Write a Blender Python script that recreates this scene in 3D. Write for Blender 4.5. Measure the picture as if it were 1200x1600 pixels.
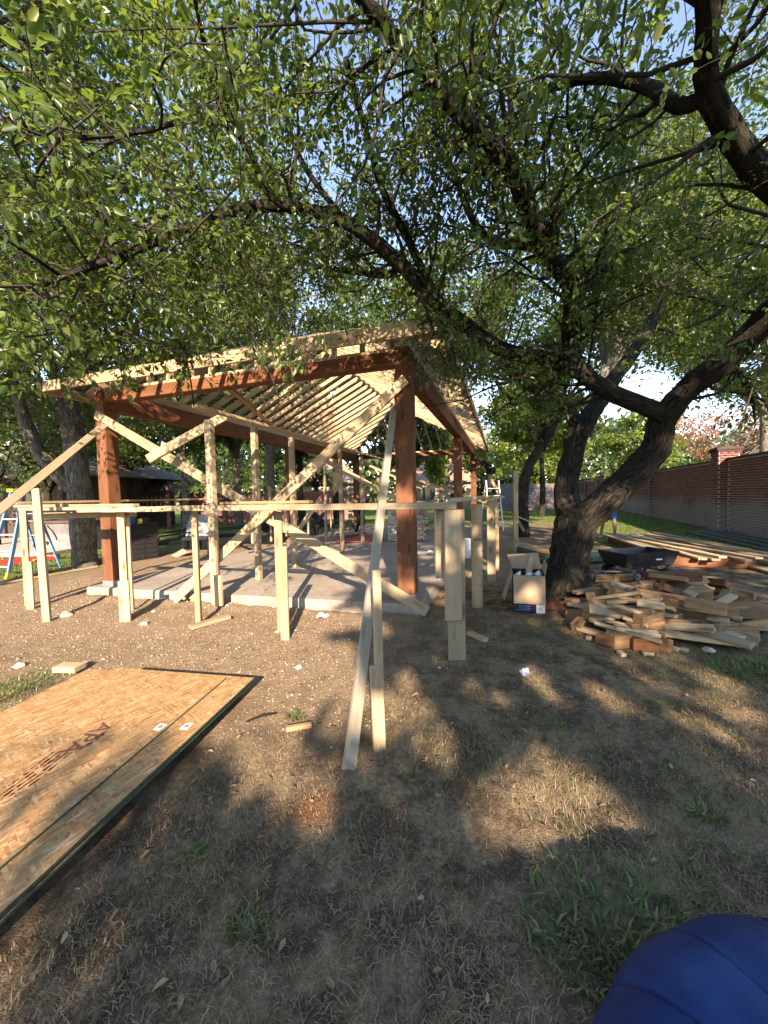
import bpy, bmesh, math, random
import numpy as np
from mathutils import Matrix, Vector

random.seed(7)
rng = np.random.default_rng(7)
PI = math.pi
SC = bpy.context.scene
COL = SC.collection
for o in list(bpy.data.objects):
    bpy.data.objects.remove(o)

# ------------------------------------------------------------------ camera, sky, sun, exposure
FPX, CX, CY, EYE = 590.0, 600.0, 800.0, 1.5
PITCH, ROLL = math.radians(2.56), math.radians(1.13)
_f = np.array([0, math.cos(PITCH), -math.sin(PITCH)])
_u0 = np.array([0, math.sin(PITCH), math.cos(PITCH)])
_r0 = np.array([1.0, 0, 0])
_r = _r0 * math.cos(ROLL) - _u0 * math.sin(ROLL)
_u = _u0 * math.cos(ROLL) + _r0 * math.sin(ROLL)
_c = np.array([0, 0, EYE])
cam_data = bpy.data.cameras.new('camera')
cam = bpy.data.objects.new('camera', cam_data)
COL.objects.link(cam)
cam_data.sensor_fit = 'VERTICAL'
cam_data.sensor_height = 36.0
cam_data.sensor_width = 36.0
cam_data.lens = FPX / 1600 * 36.0
cam_data.clip_start, cam_data.clip_end = 0.05, 3000
cam.matrix_world = Matrix(((_r[0], _u[0], -_f[0], _c[0]), (_r[1], _u[1], -_f[1], _c[1]),
                           (_r[2], _u[2], -_f[2], _c[2]), (0, 0, 0, 1)))
SC.camera = cam

SUN_EL = math.radians(24.0)
SUN_DIR = Vector((0.06, -1.0, 0)).normalized() * math.cos(SUN_EL) + Vector((0, 0, math.sin(SUN_EL)))  # towards the sun
world = bpy.data.worlds.new('World')
SC.world = world
world.use_nodes = True
wn = world.node_tree
bg = wn.nodes['Background']
sky = wn.nodes.new('ShaderNodeTexSky')
sky.sky_type = 'NISHITA'
sky.sun_disc = False
sky.sun_elevation = SUN_EL
sky.sun_rotation = math.atan2(SUN_DIR.x, SUN_DIR.y)
sky.air_density, sky.dust_density, sky.ozone_density = 1.0, 0.0, 4.8
wn.links.new(sky.outputs[0], bg.inputs[0])
bg.inputs[1].default_value = 0.15
sun_data = bpy.data.lights.new('sun', 'SUN')
sun_data.energy = 3.6
sun_data.angle = math.radians(0.53)
sun_data.color = (1.0, 0.985, 0.95)
sun = bpy.data.objects.new('sun', sun_data)
COL.objects.link(sun)
sun.rotation_euler = (-SUN_DIR).to_track_quat('-Z', 'Y').to_euler()
vs = SC.view_settings
vs.view_transform = 'Standard'
vs.look = 'None'
vs.exposure = 2.12
vs.gamma = 1.0
vs.use_curve_mapping = False
vs.use_white_balance = True
vs.white_balance_temperature = 9000
vs.white_balance_tint = 22
cy = SC.cycles
cy.max_bounces = 6
cy.diffuse_bounces = 3
cy.glossy_bounces = 2
cy.transmission_bounces = 4
cy.transparent_max_bounces = 4
cy.caustics_reflective = cy.caustics_refractive = False
cy.use_denoising = True


# ------------------------------------------------------------------ measuring helpers (photograph pixel -> place)
def ray(x, y):
    return _f + (x - CX) / FPX * _r - (y - CY) / FPX * _u


def at(x, y, Y):
    d = ray(x, y)
    return _c + d * (Y / d[1])


def atz(x, y, z):
    d = ray(x, y)
    return _c + d * ((z - EYE) / d[2])


PA = np.array([-0.9527, 0.3039, 0.0])          # pavilion front, towards the left
PB = np.array([0.3039, 0.9527, 0.0])           # pavilion length, going back
PO = np.array([0.399, 4.637, 0.0])             # front right corner of the slab


def W(a, b, z):
    return PO + PA * a + PB * b + np.array([0, 0, z])


def pav(p):
    q = np.asarray(p) - PO
    return q @ PA, q @ PB


def zg(x, y):
    a = -0.9527 * (x - PO[0]) + 0.3039 * (y - PO[1])
    return -0.016 * np.clip(a, 0, 7)


def gp(x, y, dz=0.0):
    z = 0.0
    for _ in range(4):
        p = atz(x, y, z + dz)
        z = float(zg(p[0], p[1]))
    return np.array([p[0], p[1], z + dz])


# ------------------------------------------------------------------ node material helpers
def new_mat(name):
    m = bpy.data.materials.new(name)
    m.use_nodes = True
    nt = m.node_tree
    b = nt.nodes['Principled BSDF']
    return m, nt, b


def nd(nt, t, **kw):
    n = nt.nodes.new(t)
    for k, v in kw.items():
        if k.startswith('i_'):
            n.inputs[k[2:]].default_value = v
        else:
            setattr(n, k, v)
    return n


def ramp(nt, src, stops):
    r = nt.nodes.new('ShaderNodeValToRGB')
    e = r.color_ramp.elements
    while len(e) < len(stops):
        e.new(0.5)
    for el, (p, c) in zip(e, stops):
        el.position = p
        el.color = (c[0], c[1], c[2], 1) if hasattr(c, '__len__') else (c, c, c, 1)
    nt.links.new(src, r.inputs[0])
    return r.outputs[0]


def mixc(nt, fac, a, b, mode='MIX'):
    n = nt.nodes.new('ShaderNodeMix')
    n.data_type = 'RGBA'
    n.blend_type = mode
    for sock, v in ((n.inputs[0], fac), (n.inputs[6], a), (n.inputs[7], b)):
        if hasattr(v, 'is_linked'):
            nt.links.new(v, sock)
        elif hasattr(v, '__len__'):
            sock.default_value = (v[0], v[1], v[2], 1)
        else:
            sock.default_value = v
    return n.outputs[2]


def bump(nt, b, h, strength=0.4, dist=0.01):
    n = nt.nodes.new('ShaderNodeBump')
    n.inputs['Strength'].default_value = strength
    n.inputs['Distance'].default_value = dist
    nt.links.new(h, n.inputs['Height'])
    nt.links.new(n.outputs[0], b.inputs['Normal'])


def coords(nt, scale=(1, 1, 1), kind='Object', rnd=False):
    tc = nt.nodes.new('ShaderNodeTexCoord')
    mp = nt.nodes.new('ShaderNodeMapping')
    mp.inputs['Scale'].default_value = scale
    nt.links.new(tc.outputs[kind], mp.inputs['Vector'])
    if rnd:
        oi = nt.nodes.new('ShaderNodeObjectInfo')
        mu = nt.nodes.new('ShaderNodeMath')
        mu.operation = 'MULTIPLY'
        mu.inputs[1].default_value = 37.0
        nt.links.new(oi.outputs['Random'], mu.inputs[0])
        nt.links.new(mu.outputs[0], mp.inputs['Location'])
    return mp.outputs[0]


def noise(nt, vec, scale, detail=4, rough=0.6, dist=0.0):
    n = nd(nt, 'ShaderNodeTexNoise')
    n.inputs['Scale'].default_value = scale
    n.inputs['Detail'].default_value = detail
    n.inputs['Roughness'].default_value = rough
    n.inputs['Distortion'].default_value = dist
    nt.links.new(vec, n.inputs['Vector'])
    return n.outputs['Fac']


def plain(name, col, rough=0.6, metal=0.0, var=0.25, scale=12.0, spec=0.4, bmp=0.15):
    m, nt, b = new_mat(name)
    v = coords(nt)
    f = noise(nt, v, scale, 5)
    lo = [c * (1 - var) for c in col]
    hi = [min(1, c * (1 + var)) for c in col]
    nt.links.new(ramp(nt, f, [(0.3, lo), (0.7, hi)]), b.inputs['Base Color'])
    b.inputs['Roughness'].default_value = rough
    b.inputs['Metallic'].default_value = metal
    b.inputs['Specular IOR Level'].default_value = spec
    bump(nt, b, noise(nt, v, scale * 4, 4), bmp, 0.01)
    return m


def wood(name, dark, light, knot, var=0.30, rough=0.75, grey=None):
    """sawn lumber: grain runs along the local X axis of each piece"""
    m, nt, b = new_mat(name)
    v = coords(nt, (1.2, 22, 22), rnd=True)
    v2 = coords(nt, (0.8, 3, 3), rnd=True)
    vk = coords(nt, (2.2, 9, 9), rnd=True)
    g = noise(nt, v, 2.2, 5, 0.62, 0.6)
    c = ramp(nt, g, [(0.28, dark), (0.62, light)])
    big = noise(nt, v2, 1.6, 3)
    c = mixc(nt, ramp(nt, big, [(0.38, 0.0), (0.72, 0.7)]), c, [x * 0.72 for x in dark])
    vo = nd(nt, 'ShaderNodeTexVoronoi')
    vo.inputs['Scale'].default_value = 1.0
    nt.links.new(vk, vo.inputs['Vector'])
    c = mixc(nt, ramp(nt, vo.outputs['Distance'], [(0.09, 0.95), (0.24, 0.0)]), c, knot)
    if grey is not None:
        gn = noise(nt, coords(nt, (0.6, 2, 2), rnd=True), 2.3, 4)
        c = mixc(nt, ramp(nt, gn, [(0.42, 0.0), (0.62, 0.8)]), c, grey)
    oi = nt.nodes.new('ShaderNodeObjectInfo')
    tint = ramp(nt, oi.outputs['Random'], [(0.0, 1 - var), (1.0, 1 + var * 0.6)])
    c = mixc(nt, 1.0, c, tint, 'MULTIPLY')
    nt.links.new(c, b.inputs['Base Color'])
    b.inputs['Roughness'].default_value = rough
    b.inputs['Specular IOR Level'].default_value = 0.25
    bump(nt, b, g, 0.35, 0.004)
    return m


M = {}
M['pine'] = wood('pine_lumber', (0.37, 0.25, 0.135), (0.52, 0.39, 0.245), (0.20, 0.10, 0.04))
M['treated'] = wood('treated_lumber', (0.33, 0.232, 0.128), (0.46, 0.345, 0.212), (0.18, 0.10, 0.045), grey=(0.34, 0.275, 0.185))
M['weathered'] = wood('weathered_lumber', (0.27, 0.215, 0.14), (0.42, 0.35, 0.24), (0.16, 0.10, 0.05), grey=(0.33, 0.31, 0.26))
M['cedar'] = wood('cedar_timber', (0.125, 0.046, 0.021), (0.225, 0.092, 0.043), (0.07, 0.022, 0.01), var=0.15)
M['brown'] = wood('brown_timber', (0.25, 0.135, 0.062), (0.40, 0.24, 0.12), (0.09, 0.045, 0.02), var=0.35)


# ------------------------------------------------------------------ object helpers
PM = {}      # world matrix of every Empty / parent


def tag(o, label=None, cat=None, group=None, kind=None):
    if label:
        o['label'] = label
    if cat:
        o['category'] = cat
    if group:
        o['group'] = group
    if kind:
        o['kind'] = kind
    return o


def thing(name, loc, label, cat, group=None, mat=None):
    o = bpy.data.objects.new(name, None)
    o.empty_display_size = 0.2
    COL.objects.link(o)
    m = mat if mat is not None else Matrix.Translation(Vector([float(c) for c in loc]))
    o.matrix_basis = m
    PM[o.name] = m
    return tag(o, label, cat, group)


def put(name, mesh, mat, parent=None, M4=None):
    o = bpy.data.objects.new(name, mesh)
    COL.objects.link(o)
    if mat is not None and not mesh.materials:
        mesh.materials.append(mat)
    M4 = M4 if M4 is not None else Matrix.Identity(4)
    PM[o.name] = M4
    if parent is not None:
        o.parent = parent
        o.matrix_basis = PM[parent.name].inverted() @ M4
    else:
        o.matrix_basis = M4
    return o


def frame(origin, x, up):
    x = Vector([float(c) for c in x]).normalized()
    up = Vector([float(c) for c in up])
    y = up.cross(x)
    if y.length < 1e-4:
        y = Vector((0, 1, 0)).cross(x)
    y.normalize()
    z = x.cross(y)
    o = Vector([float(c) for c in origin])
    return Matrix(((x.x, y.x, z.x, o.x), (x.y, y.y, z.y, o.y), (x.z, y.z, z.z, o.z), (0, 0, 0, 1)))


_boxes = {}


def box_mesh(L, T, H, cham=0.004):
    """chamfered board centred on its origin, L along X, T along Y, H along Z"""
    key = (round(L, 3), round(T, 3), round(H, 3), cham)
    if key in _boxes:
        return None, _boxes[key]
    bm = bmesh.new()
    bmesh.ops.create_cube(bm, size=1)
    for v in bm.verts:
        v.co = Vector((v.co.x * L, v.co.y * T, v.co.z * H))
    if cham:
        bmesh.ops.bevel(bm, geom=list(bm.edges), offset=min(cham, 0.2 * min(L, T, H)), segments=1, affect='EDGES')
    me = bpy.data.meshes.new('board')
    bm.to_mesh(me)
    bm.free()
    _boxes[key] = me
    return me, me


_bymat = {}


def board(name, p0, p1, T, H, mat, parent=None, up=(0, 0, 1), cham=0.004, label=None, cat=None, group=None):
    """a straight piece of lumber from p0 to p1; T across, H towards 'up'"""
    p0, p1 = np.asarray(p0, float), np.asarray(p1, float)
    L = float(np.linalg.norm(p1 - p0))
    key = (round(L, 2), T, H, cham, mat.name)
    if key not in _bymat:
        _, me = box_mesh(L, T, H, cham)
        me = me.copy()
        me.materials.append(mat)
        _bymat[key] = me
    me = _bymat[key]
    d = p1 - p0
    if abs(d[2]) > 0.97 * L and tuple(up) == (0, 0, 1):
        up = tuple(-PB)
    o = put(name, me, mat, parent, frame((p0 + p1) / 2, d, up))
    return tag(o, label, cat, group)


class MB:
    """collects shapes for one mesh"""

    along = None

    def __init__(self):
        self.v, self.f, self.q = [], [], []

    def add(self, vs, fs):
        n = len(self.v)
        self.v += [tuple(float(c) for c in p) for p in vs]
        if self.along is not None:
            self.q += [(0.0, 0.0, 0.0)] * (n - len(self.q)) + self.along
            self.along = None
        self.f += [tuple(i + n for i in f) for f in fs]

    def box(self, c, s, rz=0.0):
        cx, cy_, cz = c
        hx, hy, hz = s[0] / 2, s[1] / 2, s[2] / 2
        ca, sa = math.cos(rz), math.sin(rz)
        vs = []
        for dz in (-hz, hz):
            for dx, dy in ((-hx, -hy), (hx, -hy), (hx, hy), (-hx, hy)):
                vs.append((cx + dx * ca - dy * sa, cy_ + dx * sa + dy * ca, cz + dz))
        self.add(vs, [(3, 2, 1, 0), (4, 5, 6, 7), (0, 1, 5, 4), (1, 2, 6, 5), (2, 3, 7, 6), (3, 0, 4, 7)])

    def hexa(self, vs):
        self.add(vs, [(3, 2, 1, 0), (4, 5, 6, 7), (0, 1, 5, 4), (1, 2, 6, 5), (2, 3, 7, 6), (3, 0, 4, 7)])

    def tube(self, pts, rad, n=8, cap=True, lump=0.0, seed=0):
        pts = [np.asarray(p, float) for p in pts]
        r_ = np.random.default_rng(seed)
        k = len(pts)
        rad = [rad] * k if not hasattr(rad, '__len__') else rad
        vs, fs = [], []
        al, run, off = [], 0.0, float(r_.uniform(0, 50))
        prev = None
        for i, p in enumerate(pts):
            t = pts[min(i + 1, k - 1)] - pts[max(i - 1, 0)]
            t = t / (np.linalg.norm(t) + 1e-9)
            if prev is None:
                ref = np.array([0, 0, 1.0]) if abs(t[2]) < 0.9 else np.array([1.0, 0, 0])
                a = np.cross(t, ref)
            else:
                a = prev - t * (prev @ t)
            a = a / (np.linalg.norm(a) + 1e-9)
            prev = a
            b = np.cross(t, a)
            for j in range(n):
                an = 2 * PI * j / n
                rr = rad[i] * (1 + lump * r_.normal())
                vs.append(p + (a * math.cos(an) + b * math.sin(an)) * rr)
                al.append((rad[i] * math.cos(an), rad[i] * math.sin(an), run + off))
            if i < k - 1:
                run += float(np.linalg.norm(pts[i + 1] - p))
        for i in range(k - 1):
            for j in range(n):
                j2 = (j + 1) % n
                fs.append((i * n + j, i * n + j2, (i + 1) * n + j2, (i + 1) * n + j))
        if cap:
            fs.append(tuple(range(n))[::-1])
            fs.append(tuple((k - 1) * n + j for j in range(n)))
        self.along = al
        self.add(vs, fs)

    def prism(self, poly, h0, h1, axis=2):
        """extrude a 2D polygon"""
        n = len(poly)
        vs = []
        for h in (h0, h1):
            for (u, w) in poly:
                p = [0, 0, 0]
                ax = [i for i in range(3) if i != axis]
                p[ax[0]], p[ax[1]], p[axis] = u, w, h
                vs.append(p)
        fs = [tuple(range(n))[::-1], tuple(n + i for i in range(n))]
        fs += [(i, (i + 1) % n, n + (i + 1) % n, n + i) for i in range(n)]
        self.add(vs, fs)

    def ring(self, c, axis, R, r, n=24, m=8):
        ax = np.asarray(axis, float)
        ax /= np.linalg.norm(ax)
        ref = np.array([0, 0, 1.0]) if abs(ax[2]) < 0.9 else np.array([1.0, 0, 0])
        a = np.cross(ax, ref)
        a /= np.linalg.norm(a)
        b = np.cross(ax, a)
        vs, fs = [], []
        for i in range(n):
            t = 2 * PI * i / n
            d = a * math.cos(t) + b * math.sin(t)
            for j in range(m):
                s = 2 * PI * j / m
                vs.append(np.asarray(c) + d * (R + r * math.cos(s)) + ax * r * math.sin(s))
        for i in range(n):
            for j in range(m):
                fs.append((i * m + j, ((i + 1) % n) * m + j, ((i + 1) % n) * m + (j + 1) % m, i * m + (j + 1) % m))
        self.add(vs, fs)

    def build(self, name, mat, parent=None, M4=None, smooth=False, bevel=0.0):
        me = bpy.data.meshes.new(name)
        me.from_pydata(self.v, [], self.f)
        if self.q:
            self.q += [(0.0, 0.0, 0.0)] * (len(self.v) - len(self.q))
            at_ = me.attributes.new('limb', 'FLOAT_VECTOR', 'POINT')
            at_.data.foreach_set('vector', np.array(self.q, dtype=np.float32).ravel())
        bm = bmesh.new()
        bm.from_mesh(me)
        bmesh.ops.recalc_face_normals(bm, faces=bm.faces)
        if bevel:
            bmesh.ops.bevel(bm, geom=[e for e in bm.edges if e.calc_face_angle(0) > 0.5], offset=bevel, segments=2, affect='EDGES')
        bm.to_mesh(me)
        bm.free()
        if smooth:
            me.polygons.foreach_set('use_smooth', [True] * len(me.polygons))
        return put(name, me, mat, parent, M4)


def np_mesh(name, V, F, rnd=None, smooth=False):
    """fast mesh from arrays: V (n,3), F (m,k)"""
    me = bpy.data.meshes.new(name)
    V = np.ascontiguousarray(V, dtype=np.float32)
    F = np.ascontiguousarray(F, dtype=np.int32)
    m, k = F.shape
    me.vertices.add(len(V))
    me.vertices.foreach_set('co', V.ravel())
    me.loops.add(m * k)
    me.loops.foreach_set('vertex_index', F.ravel())
    me.polygons.add(m)
    me.polygons.foreach_set('loop_start', np.arange(0, m * k, k, dtype=np.int32))
    if smooth:
        me.polygons.foreach_set('use_smooth', np.ones(m, dtype=bool))
    if rnd is not None:
        at_ = me.attributes.new('rnd', 'FLOAT', 'POINT')
        at_.data.foreach_set('value', np.ascontiguousarray(rnd, dtype=np.float32))
    me.update()
    me.validate()
    return me


def unit(v):
    return v / (np.linalg.norm(v, axis=-1, keepdims=True) + 1e-9)


# ------------------------------------------------------------------ the setting: ground
from mathutils import noise as mnoise


def steps(lo, hi, fine, far, n):
    mid = np.arange(lo, hi + 1e-6, fine)
    g = np.geomspace(fine * 2, far, n)
    return np.concatenate([(lo - np.cumsum(g))[::-1], mid, hi + np.cumsum(g)])


gx = steps(-4.0, 4.2, 0.04, 420, 34)
gy = steps(0.3, 6.2, 0.04, 420, 34)
XX, YY = np.meshgrid(gx, gy)
ZZ = zg(XX, YY)
fl = np.zeros_like(ZZ)
for j in range(len(gy)):
    for i in range(len(gx)):
        x, y = XX[j, i], YY[j, i]
        if abs(x) < 40 and -20 < y < 60:
            fl[j, i] = 0.030 * mnoise.noise((x * 0.55, y * 0.55, 3.1)) + 0.012 * mnoise.noise((x * 2.3, y * 2.3, 9.0))
            if -5 < x < 5 and 0 < y < 7:
                fl[j, i] += 0.009 * mnoise.noise((x * 9, y * 9, 1.0)) + 0.006 * mnoise.noise((x * 21, y * 21, 5.0))
aa = -0.9527 * (XX - PO[0]) + 0.3039 * (YY - PO[1])
bb = 0.3039 * (XX - PO[0]) + 0.9527 * (YY - PO[1])
under = np.clip(np.minimum(np.minimum(aa + 0.15, 6.1 - aa), np.minimum(bb + 0.1, 12.2 - bb)) * 4, 0, 1)
ZZ = ZZ + fl * (1 - 0.9 * under) - 0.05 * under - 0.01
rim_n = np.sin(aa * 5.1) * 0.4 + np.sin(aa * 11.7 + 1) * 0.3 + np.sin(aa * 2.2 + 2) * 0.3
bank = np.exp(-((bb + 0.13) / 0.13) ** 2) * np.clip((aa + 0.2) * 4, 0, 1) * np.clip((5.9 - aa) * 4, 0, 1)
ZZ = ZZ + bank * (0.030 + 0.022 * rim_n)
ZGRID = (gx, gy, ZZ)


def ground_z(x, y):
    i = np.clip(np.searchsorted(gx, x) - 1, 0, len(gx) - 2)
    j = np.clip(np.searchsorted(gy, y) - 1, 0, len(gy) - 2)
    tx = (x - gx[i]) / (gx[i + 1] - gx[i])
    ty = (y - gy[j]) / (gy[j + 1] - gy[j])
    return (ZZ[j, i] * (1 - tx) * (1 - ty) + ZZ[j, i + 1] * tx * (1 - ty) + ZZ[j + 1, i] * (1 - tx) * ty + ZZ[j + 1, i + 1] * tx * ty)


def gpt(x, y, dz=0.0):
    p = gp(x, y)
    return np.array([p[0], p[1], float(ground_z(p[0], p[1])) + dz])


ny, nx = XX.shape
idx = np.arange(ny * nx).reshape(ny, nx)
Fq = np.stack([idx[:-1, :-1], idx[:-1, 1:], idx[1:, 1:], idx[1:, :-1]], -1).reshape(-1, 4)
# where green lawn grows (right along the wall, far left, far back) and where bare gravelly soil lies
s_wall = (XX - 11.9) * 0.934 - (YY - 13.2) * 0.358          # 0 at the wall, negative towards the camera


def sstep(v, a, b):
    t = np.clip((v - a) / (b - a), 0, 1)
    return t * t * (3 - 2 * t)


def lawn_mask(X, Y):
    s = (X - 11.9) * 0.934 - (Y - 13.2) * 0.358
    right = sstep(s, -5.2, -3.4) * sstep(Y, 8.0, 10.5)
    left = sstep(-X, 6.6, 8.2) * sstep(Y, 7.0, 8.6)
    back = sstep(Y, 17, 20)
    return np.maximum(np.maximum(right, left), back)


def soil_mask(X, Y):
    a = -0.9527 * (X - PO[0]) + 0.3039 * (Y - PO[1])
    b = 0.3039 * (X - PO[0]) + 0.9527 * (Y - PO[1])
    front = sstep(b, -3.6, -1.6) * sstep(a, -0.9, 0.8)
    side = sstep(-a, -0.2, 0.3) * (1 - sstep(-a, 1.4, 2.6)) * sstep(b, 1.0, 3.0)
    return np.clip(np.maximum(front, side), 0, 1)


me = np_mesh('ground', np.stack([XX.ravel(), YY.ravel(), ZZ.ravel()], -1), Fq, smooth=True)
for nm, arr in (('lawn', lawn_mask(XX, YY)), ('soil', soil_mask(XX, YY))):
    a_ = me.attributes.new(nm, 'FLOAT', 'POINT')
    a_.data.foreach_set('value', arr.ravel().astype(np.float32))

m, nt, b = new_mat('ground_soil')
geo = nt.nodes.new('ShaderNodeNewGeometry')
pos = geo.outputs['Position']
n1 = noise(nt, pos, 0.9, 6, 0.65)
n2 = noise(nt, pos, 7.0, 6, 0.7)
n3 = noise(nt, pos, 46.0, 5, 0.7)
n4 = noise(nt, pos, 160.0, 3, 0.6)
dirt = ramp(nt, n2, [(0.25, (0.21, 0.138, 0.08)), (0.5, (0.40, 0.28, 0.17)), (0.72, (0.58, 0.43, 0.28))])
thatch = ramp(nt, n3, [(0.34, (0.09, 0.064, 0.038)), (0.5, (0.37, 0.262, 0.152)), (0.68, (0.68, 0.53, 0.34))])
c = mixc(nt, ramp(nt, n1, [(0.35, 0.25), (0.65, 0.8)]), dirt, thatch)
bare = ramp(nt, noise(nt, pos, 3.4, 7, 0.72), [(0.44, 0.85), (0.56, 0.0)])
c = mixc(nt, bare, c, ramp(nt, n4, [(0.35, (0.060, 0.042, 0.027)), (0.7, (0.17, 0.122, 0.080))]))
gravel = ramp(nt, n4, [(0.3, (0.25, 0.165, 0.10)), (0.55, (0.40, 0.285, 0.185)), (0.72, (0.62, 0.50, 0.36))])
soil_at = nd(nt, 'ShaderNodeAttribute', attribute_name='soil')
sf = nd(nt, 'ShaderNodeMath', operation='MULTIPLY')
nt.links.new(soil_at.outputs['Fac'], sf.inputs[0])
nt.links.new(ramp(nt, n2, [(0.3, 0.55), (0.6, 1.0)]), sf.inputs[1])
c = mixc(nt, sf.outputs[0], c, gravel)
greenp = ramp(nt, n3, [(0.3, (0.045, 0.075, 0.018)), (0.7, (0.13, 0.18, 0.05))])
c = mixc(nt, ramp(nt, noise(nt, pos, 1.7, 5), [(0.56, 0.0), (0.72, 0.35)]), c, greenp)
lawn_at = nd(nt, 'ShaderNodeAttribute', attribute_name='lawn')
lawnc = ramp(nt, n2, [(0.3, (0.10, 0.15, 0.035)), (0.55, (0.17, 0.23, 0.06)), (0.8, (0.32, 0.30, 0.12))])
c = mixc(nt, lawn_at.outputs['Fac'], c, lawnc)
# rust-coloured spill on the soil
vd = nd(nt, 'ShaderNodeVectorMath', operation='DISTANCE')
nt.links.new(pos, vd.inputs[0])
sp = gp(487, 1263)
vd.inputs[1].default_value = (sp[0], sp[1], 0)
md = nd(nt, 'ShaderNodeMath', operation='MULTIPLY_ADD')
nt.links.new(n2, md.inputs[0])
md.inputs[1].default_value = 0.25
nt.links.new(vd.outputs['Value'], md.inputs[2])
c = mixc(nt, ramp(nt, md.outputs[0], [(0.14, 0.75), (0.30, 0.0)]), c, (0.40, 0.13, 0.035))
nt.links.new(c, b.inputs['Base Color'])
b.inputs['Roughness'].default_value = 0.95
b.inputs['Specular IOR Level'].default_value = 0.1
hsum = nd(nt, 'ShaderNodeMath', operation='ADD')
nt.links.new(n3, hsum.inputs[0])
nt.links.new(n4, hsum.inputs[1])
bump(nt, b, hsum.outputs[0], 1.0, 0.03)
M['ground'] = m
tag(put('ground', me, m), kind='structure')

# ------------------------------------------------------------------ concrete slab of the pavilion
m, nt, b = new_mat('concrete')
v = coords(nt)
f1, f2, f3 = noise(nt, v, 1.1, 6), noise(nt, v, 14, 5), noise(nt, v, 90, 3)
c = ramp(nt, f1, [(0.3, (0.24, 0.20, 0.158)), (0.7, (0.38, 0.33, 0.272))])
c = mixc(nt, ramp(nt, f2, [(0.42, 0.0), (0.66, 0.8)]), c, (0.24, 0.175, 0.115))
c = mixc(nt, ramp(nt, f3, [(0.6, 0.0), (0.8, 0.3)]), c, (0.16, 0.14, 0.12))
nt.links.new(c, b.inputs['Base Color'])
b.inputs['Roughness'].default_value = 0.9
bump(nt, b, f3, 0.3, 0.006)
M['concrete'] = m
mb = MB()
SA0, SA1, SB0, SB1 = -0.03, 5.75, -0.02, 12.1


def slab_z(a):
    return 0.13 - 0.016 * a


na, nb = 40, 60
r2 = np.random.default_rng(3)
top, bot = [], []
for (a, b_) in [(SA0 + (SA1 - SA0) * t, SB0) for t in np.linspace(0, 1, na)] + [(SA1, SB0 + (SB1 - SB0) * t) for t in np.linspace(0, 1, nb)][1:] + \
        [(SA1 + (SA0 - SA1) * t, SB1) for t in np.linspace(0, 1, na)][1:] + [(SA0, SB1 + (SB0 - SB1) * t) for t in np.linspace(0, 1, nb)][1:-1]:
    j = r2.normal(0, 0.006, 3)
    top.append(W(a + j[0], b_ + j[1], slab_z(a)))
    bot.append(W(a + j[2], b_ + j[1] - 0.01, slab_z(a) - 0.35))
n = len(top)
rim = [p * 1.0 - np.array([0, 0, 0.018]) for p in top]
cen = W(2.85, 6, 0)
ins = [p + (cen * [1, 1, 0] + np.array([0, 0, p[2]]) - p) / np.linalg.norm((cen - p)[:2]) * 0.02 for p in top]
mb.add(ins + rim + bot, [tuple(range(n))] + [(i, n + i, n + (i + 1) % n, (i + 1) % n) for i in range(n)] +
       [(n + i, 2 * n + i, 2 * n + (i + 1) % n, n + (i + 1) % n) for i in range(n)])
tag(mb.build('concrete_slab', M['concrete']), kind='structure')

# far patio strips (setting)
pv = plain('patio_paving', (0.42, 0.34, 0.29), 0.9, var=0.15, scale=3)
mb = MB()
mb.box((-17.5, 13.6, -0.06), (15.0, 5.0, 0.10))
tag(mb.build('patio_pavement', pv), kind='structure')

# ------------------------------------------------------------------ timber pavilion
pv0 = W(2.8, 6, 0)
PV = thing('timber_pavilion', (pv0[0], pv0[1], slab_z(2.8)),
           'unfinished cedar post pavilion with open pine hip roof rafters on the concrete slab', 'pavilion')
BEAM0, BEAM1 = 3.145, 3.31
PS = 0.222
posts_a = (0.18, 5.42)
posts_b = (0.22, 6.0, 11.6)
for ib, b_ in enumerate(posts_b):
    for ia, a in enumerate(posts_a):
        pb_ = W(a, b_, slab_z(a) + 0.012)
        pt_ = W(a, b_, 3.03)
        board('post', pb_, pt_, PS, PS, M['cedar'], PV, up=-PB, cham=0.008)
        mbp = MB()
        mbp.box((0, 0, 0), (PS + 0.012, PS + 0.012, 0.09), 0)
        o = mbp.build('post_base', None, PV, frame(W(a, b_, slab_z(a) + 0.045), PA, (0, 0, 1)))
        o.data.materials.append(plain('galvanised_steel', (0.35, 0.35, 0.36), 0.5, 0.6) if 'galvanised_steel' not in bpy.data.materials else bpy.data.materials['galvanised_steel'])
EA0, EA1, EB0, EB1 = -0.42, 5.97, -0.42, 12.2
EZ, SL = 3.385, 0.48
ac = (EA0 + EA1) / 2
hw = (EA1 - EA0) / 2
zc = 0.5 * (BEAM0 + BEAM1)
bh = BEAM1 - BEAM0
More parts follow.
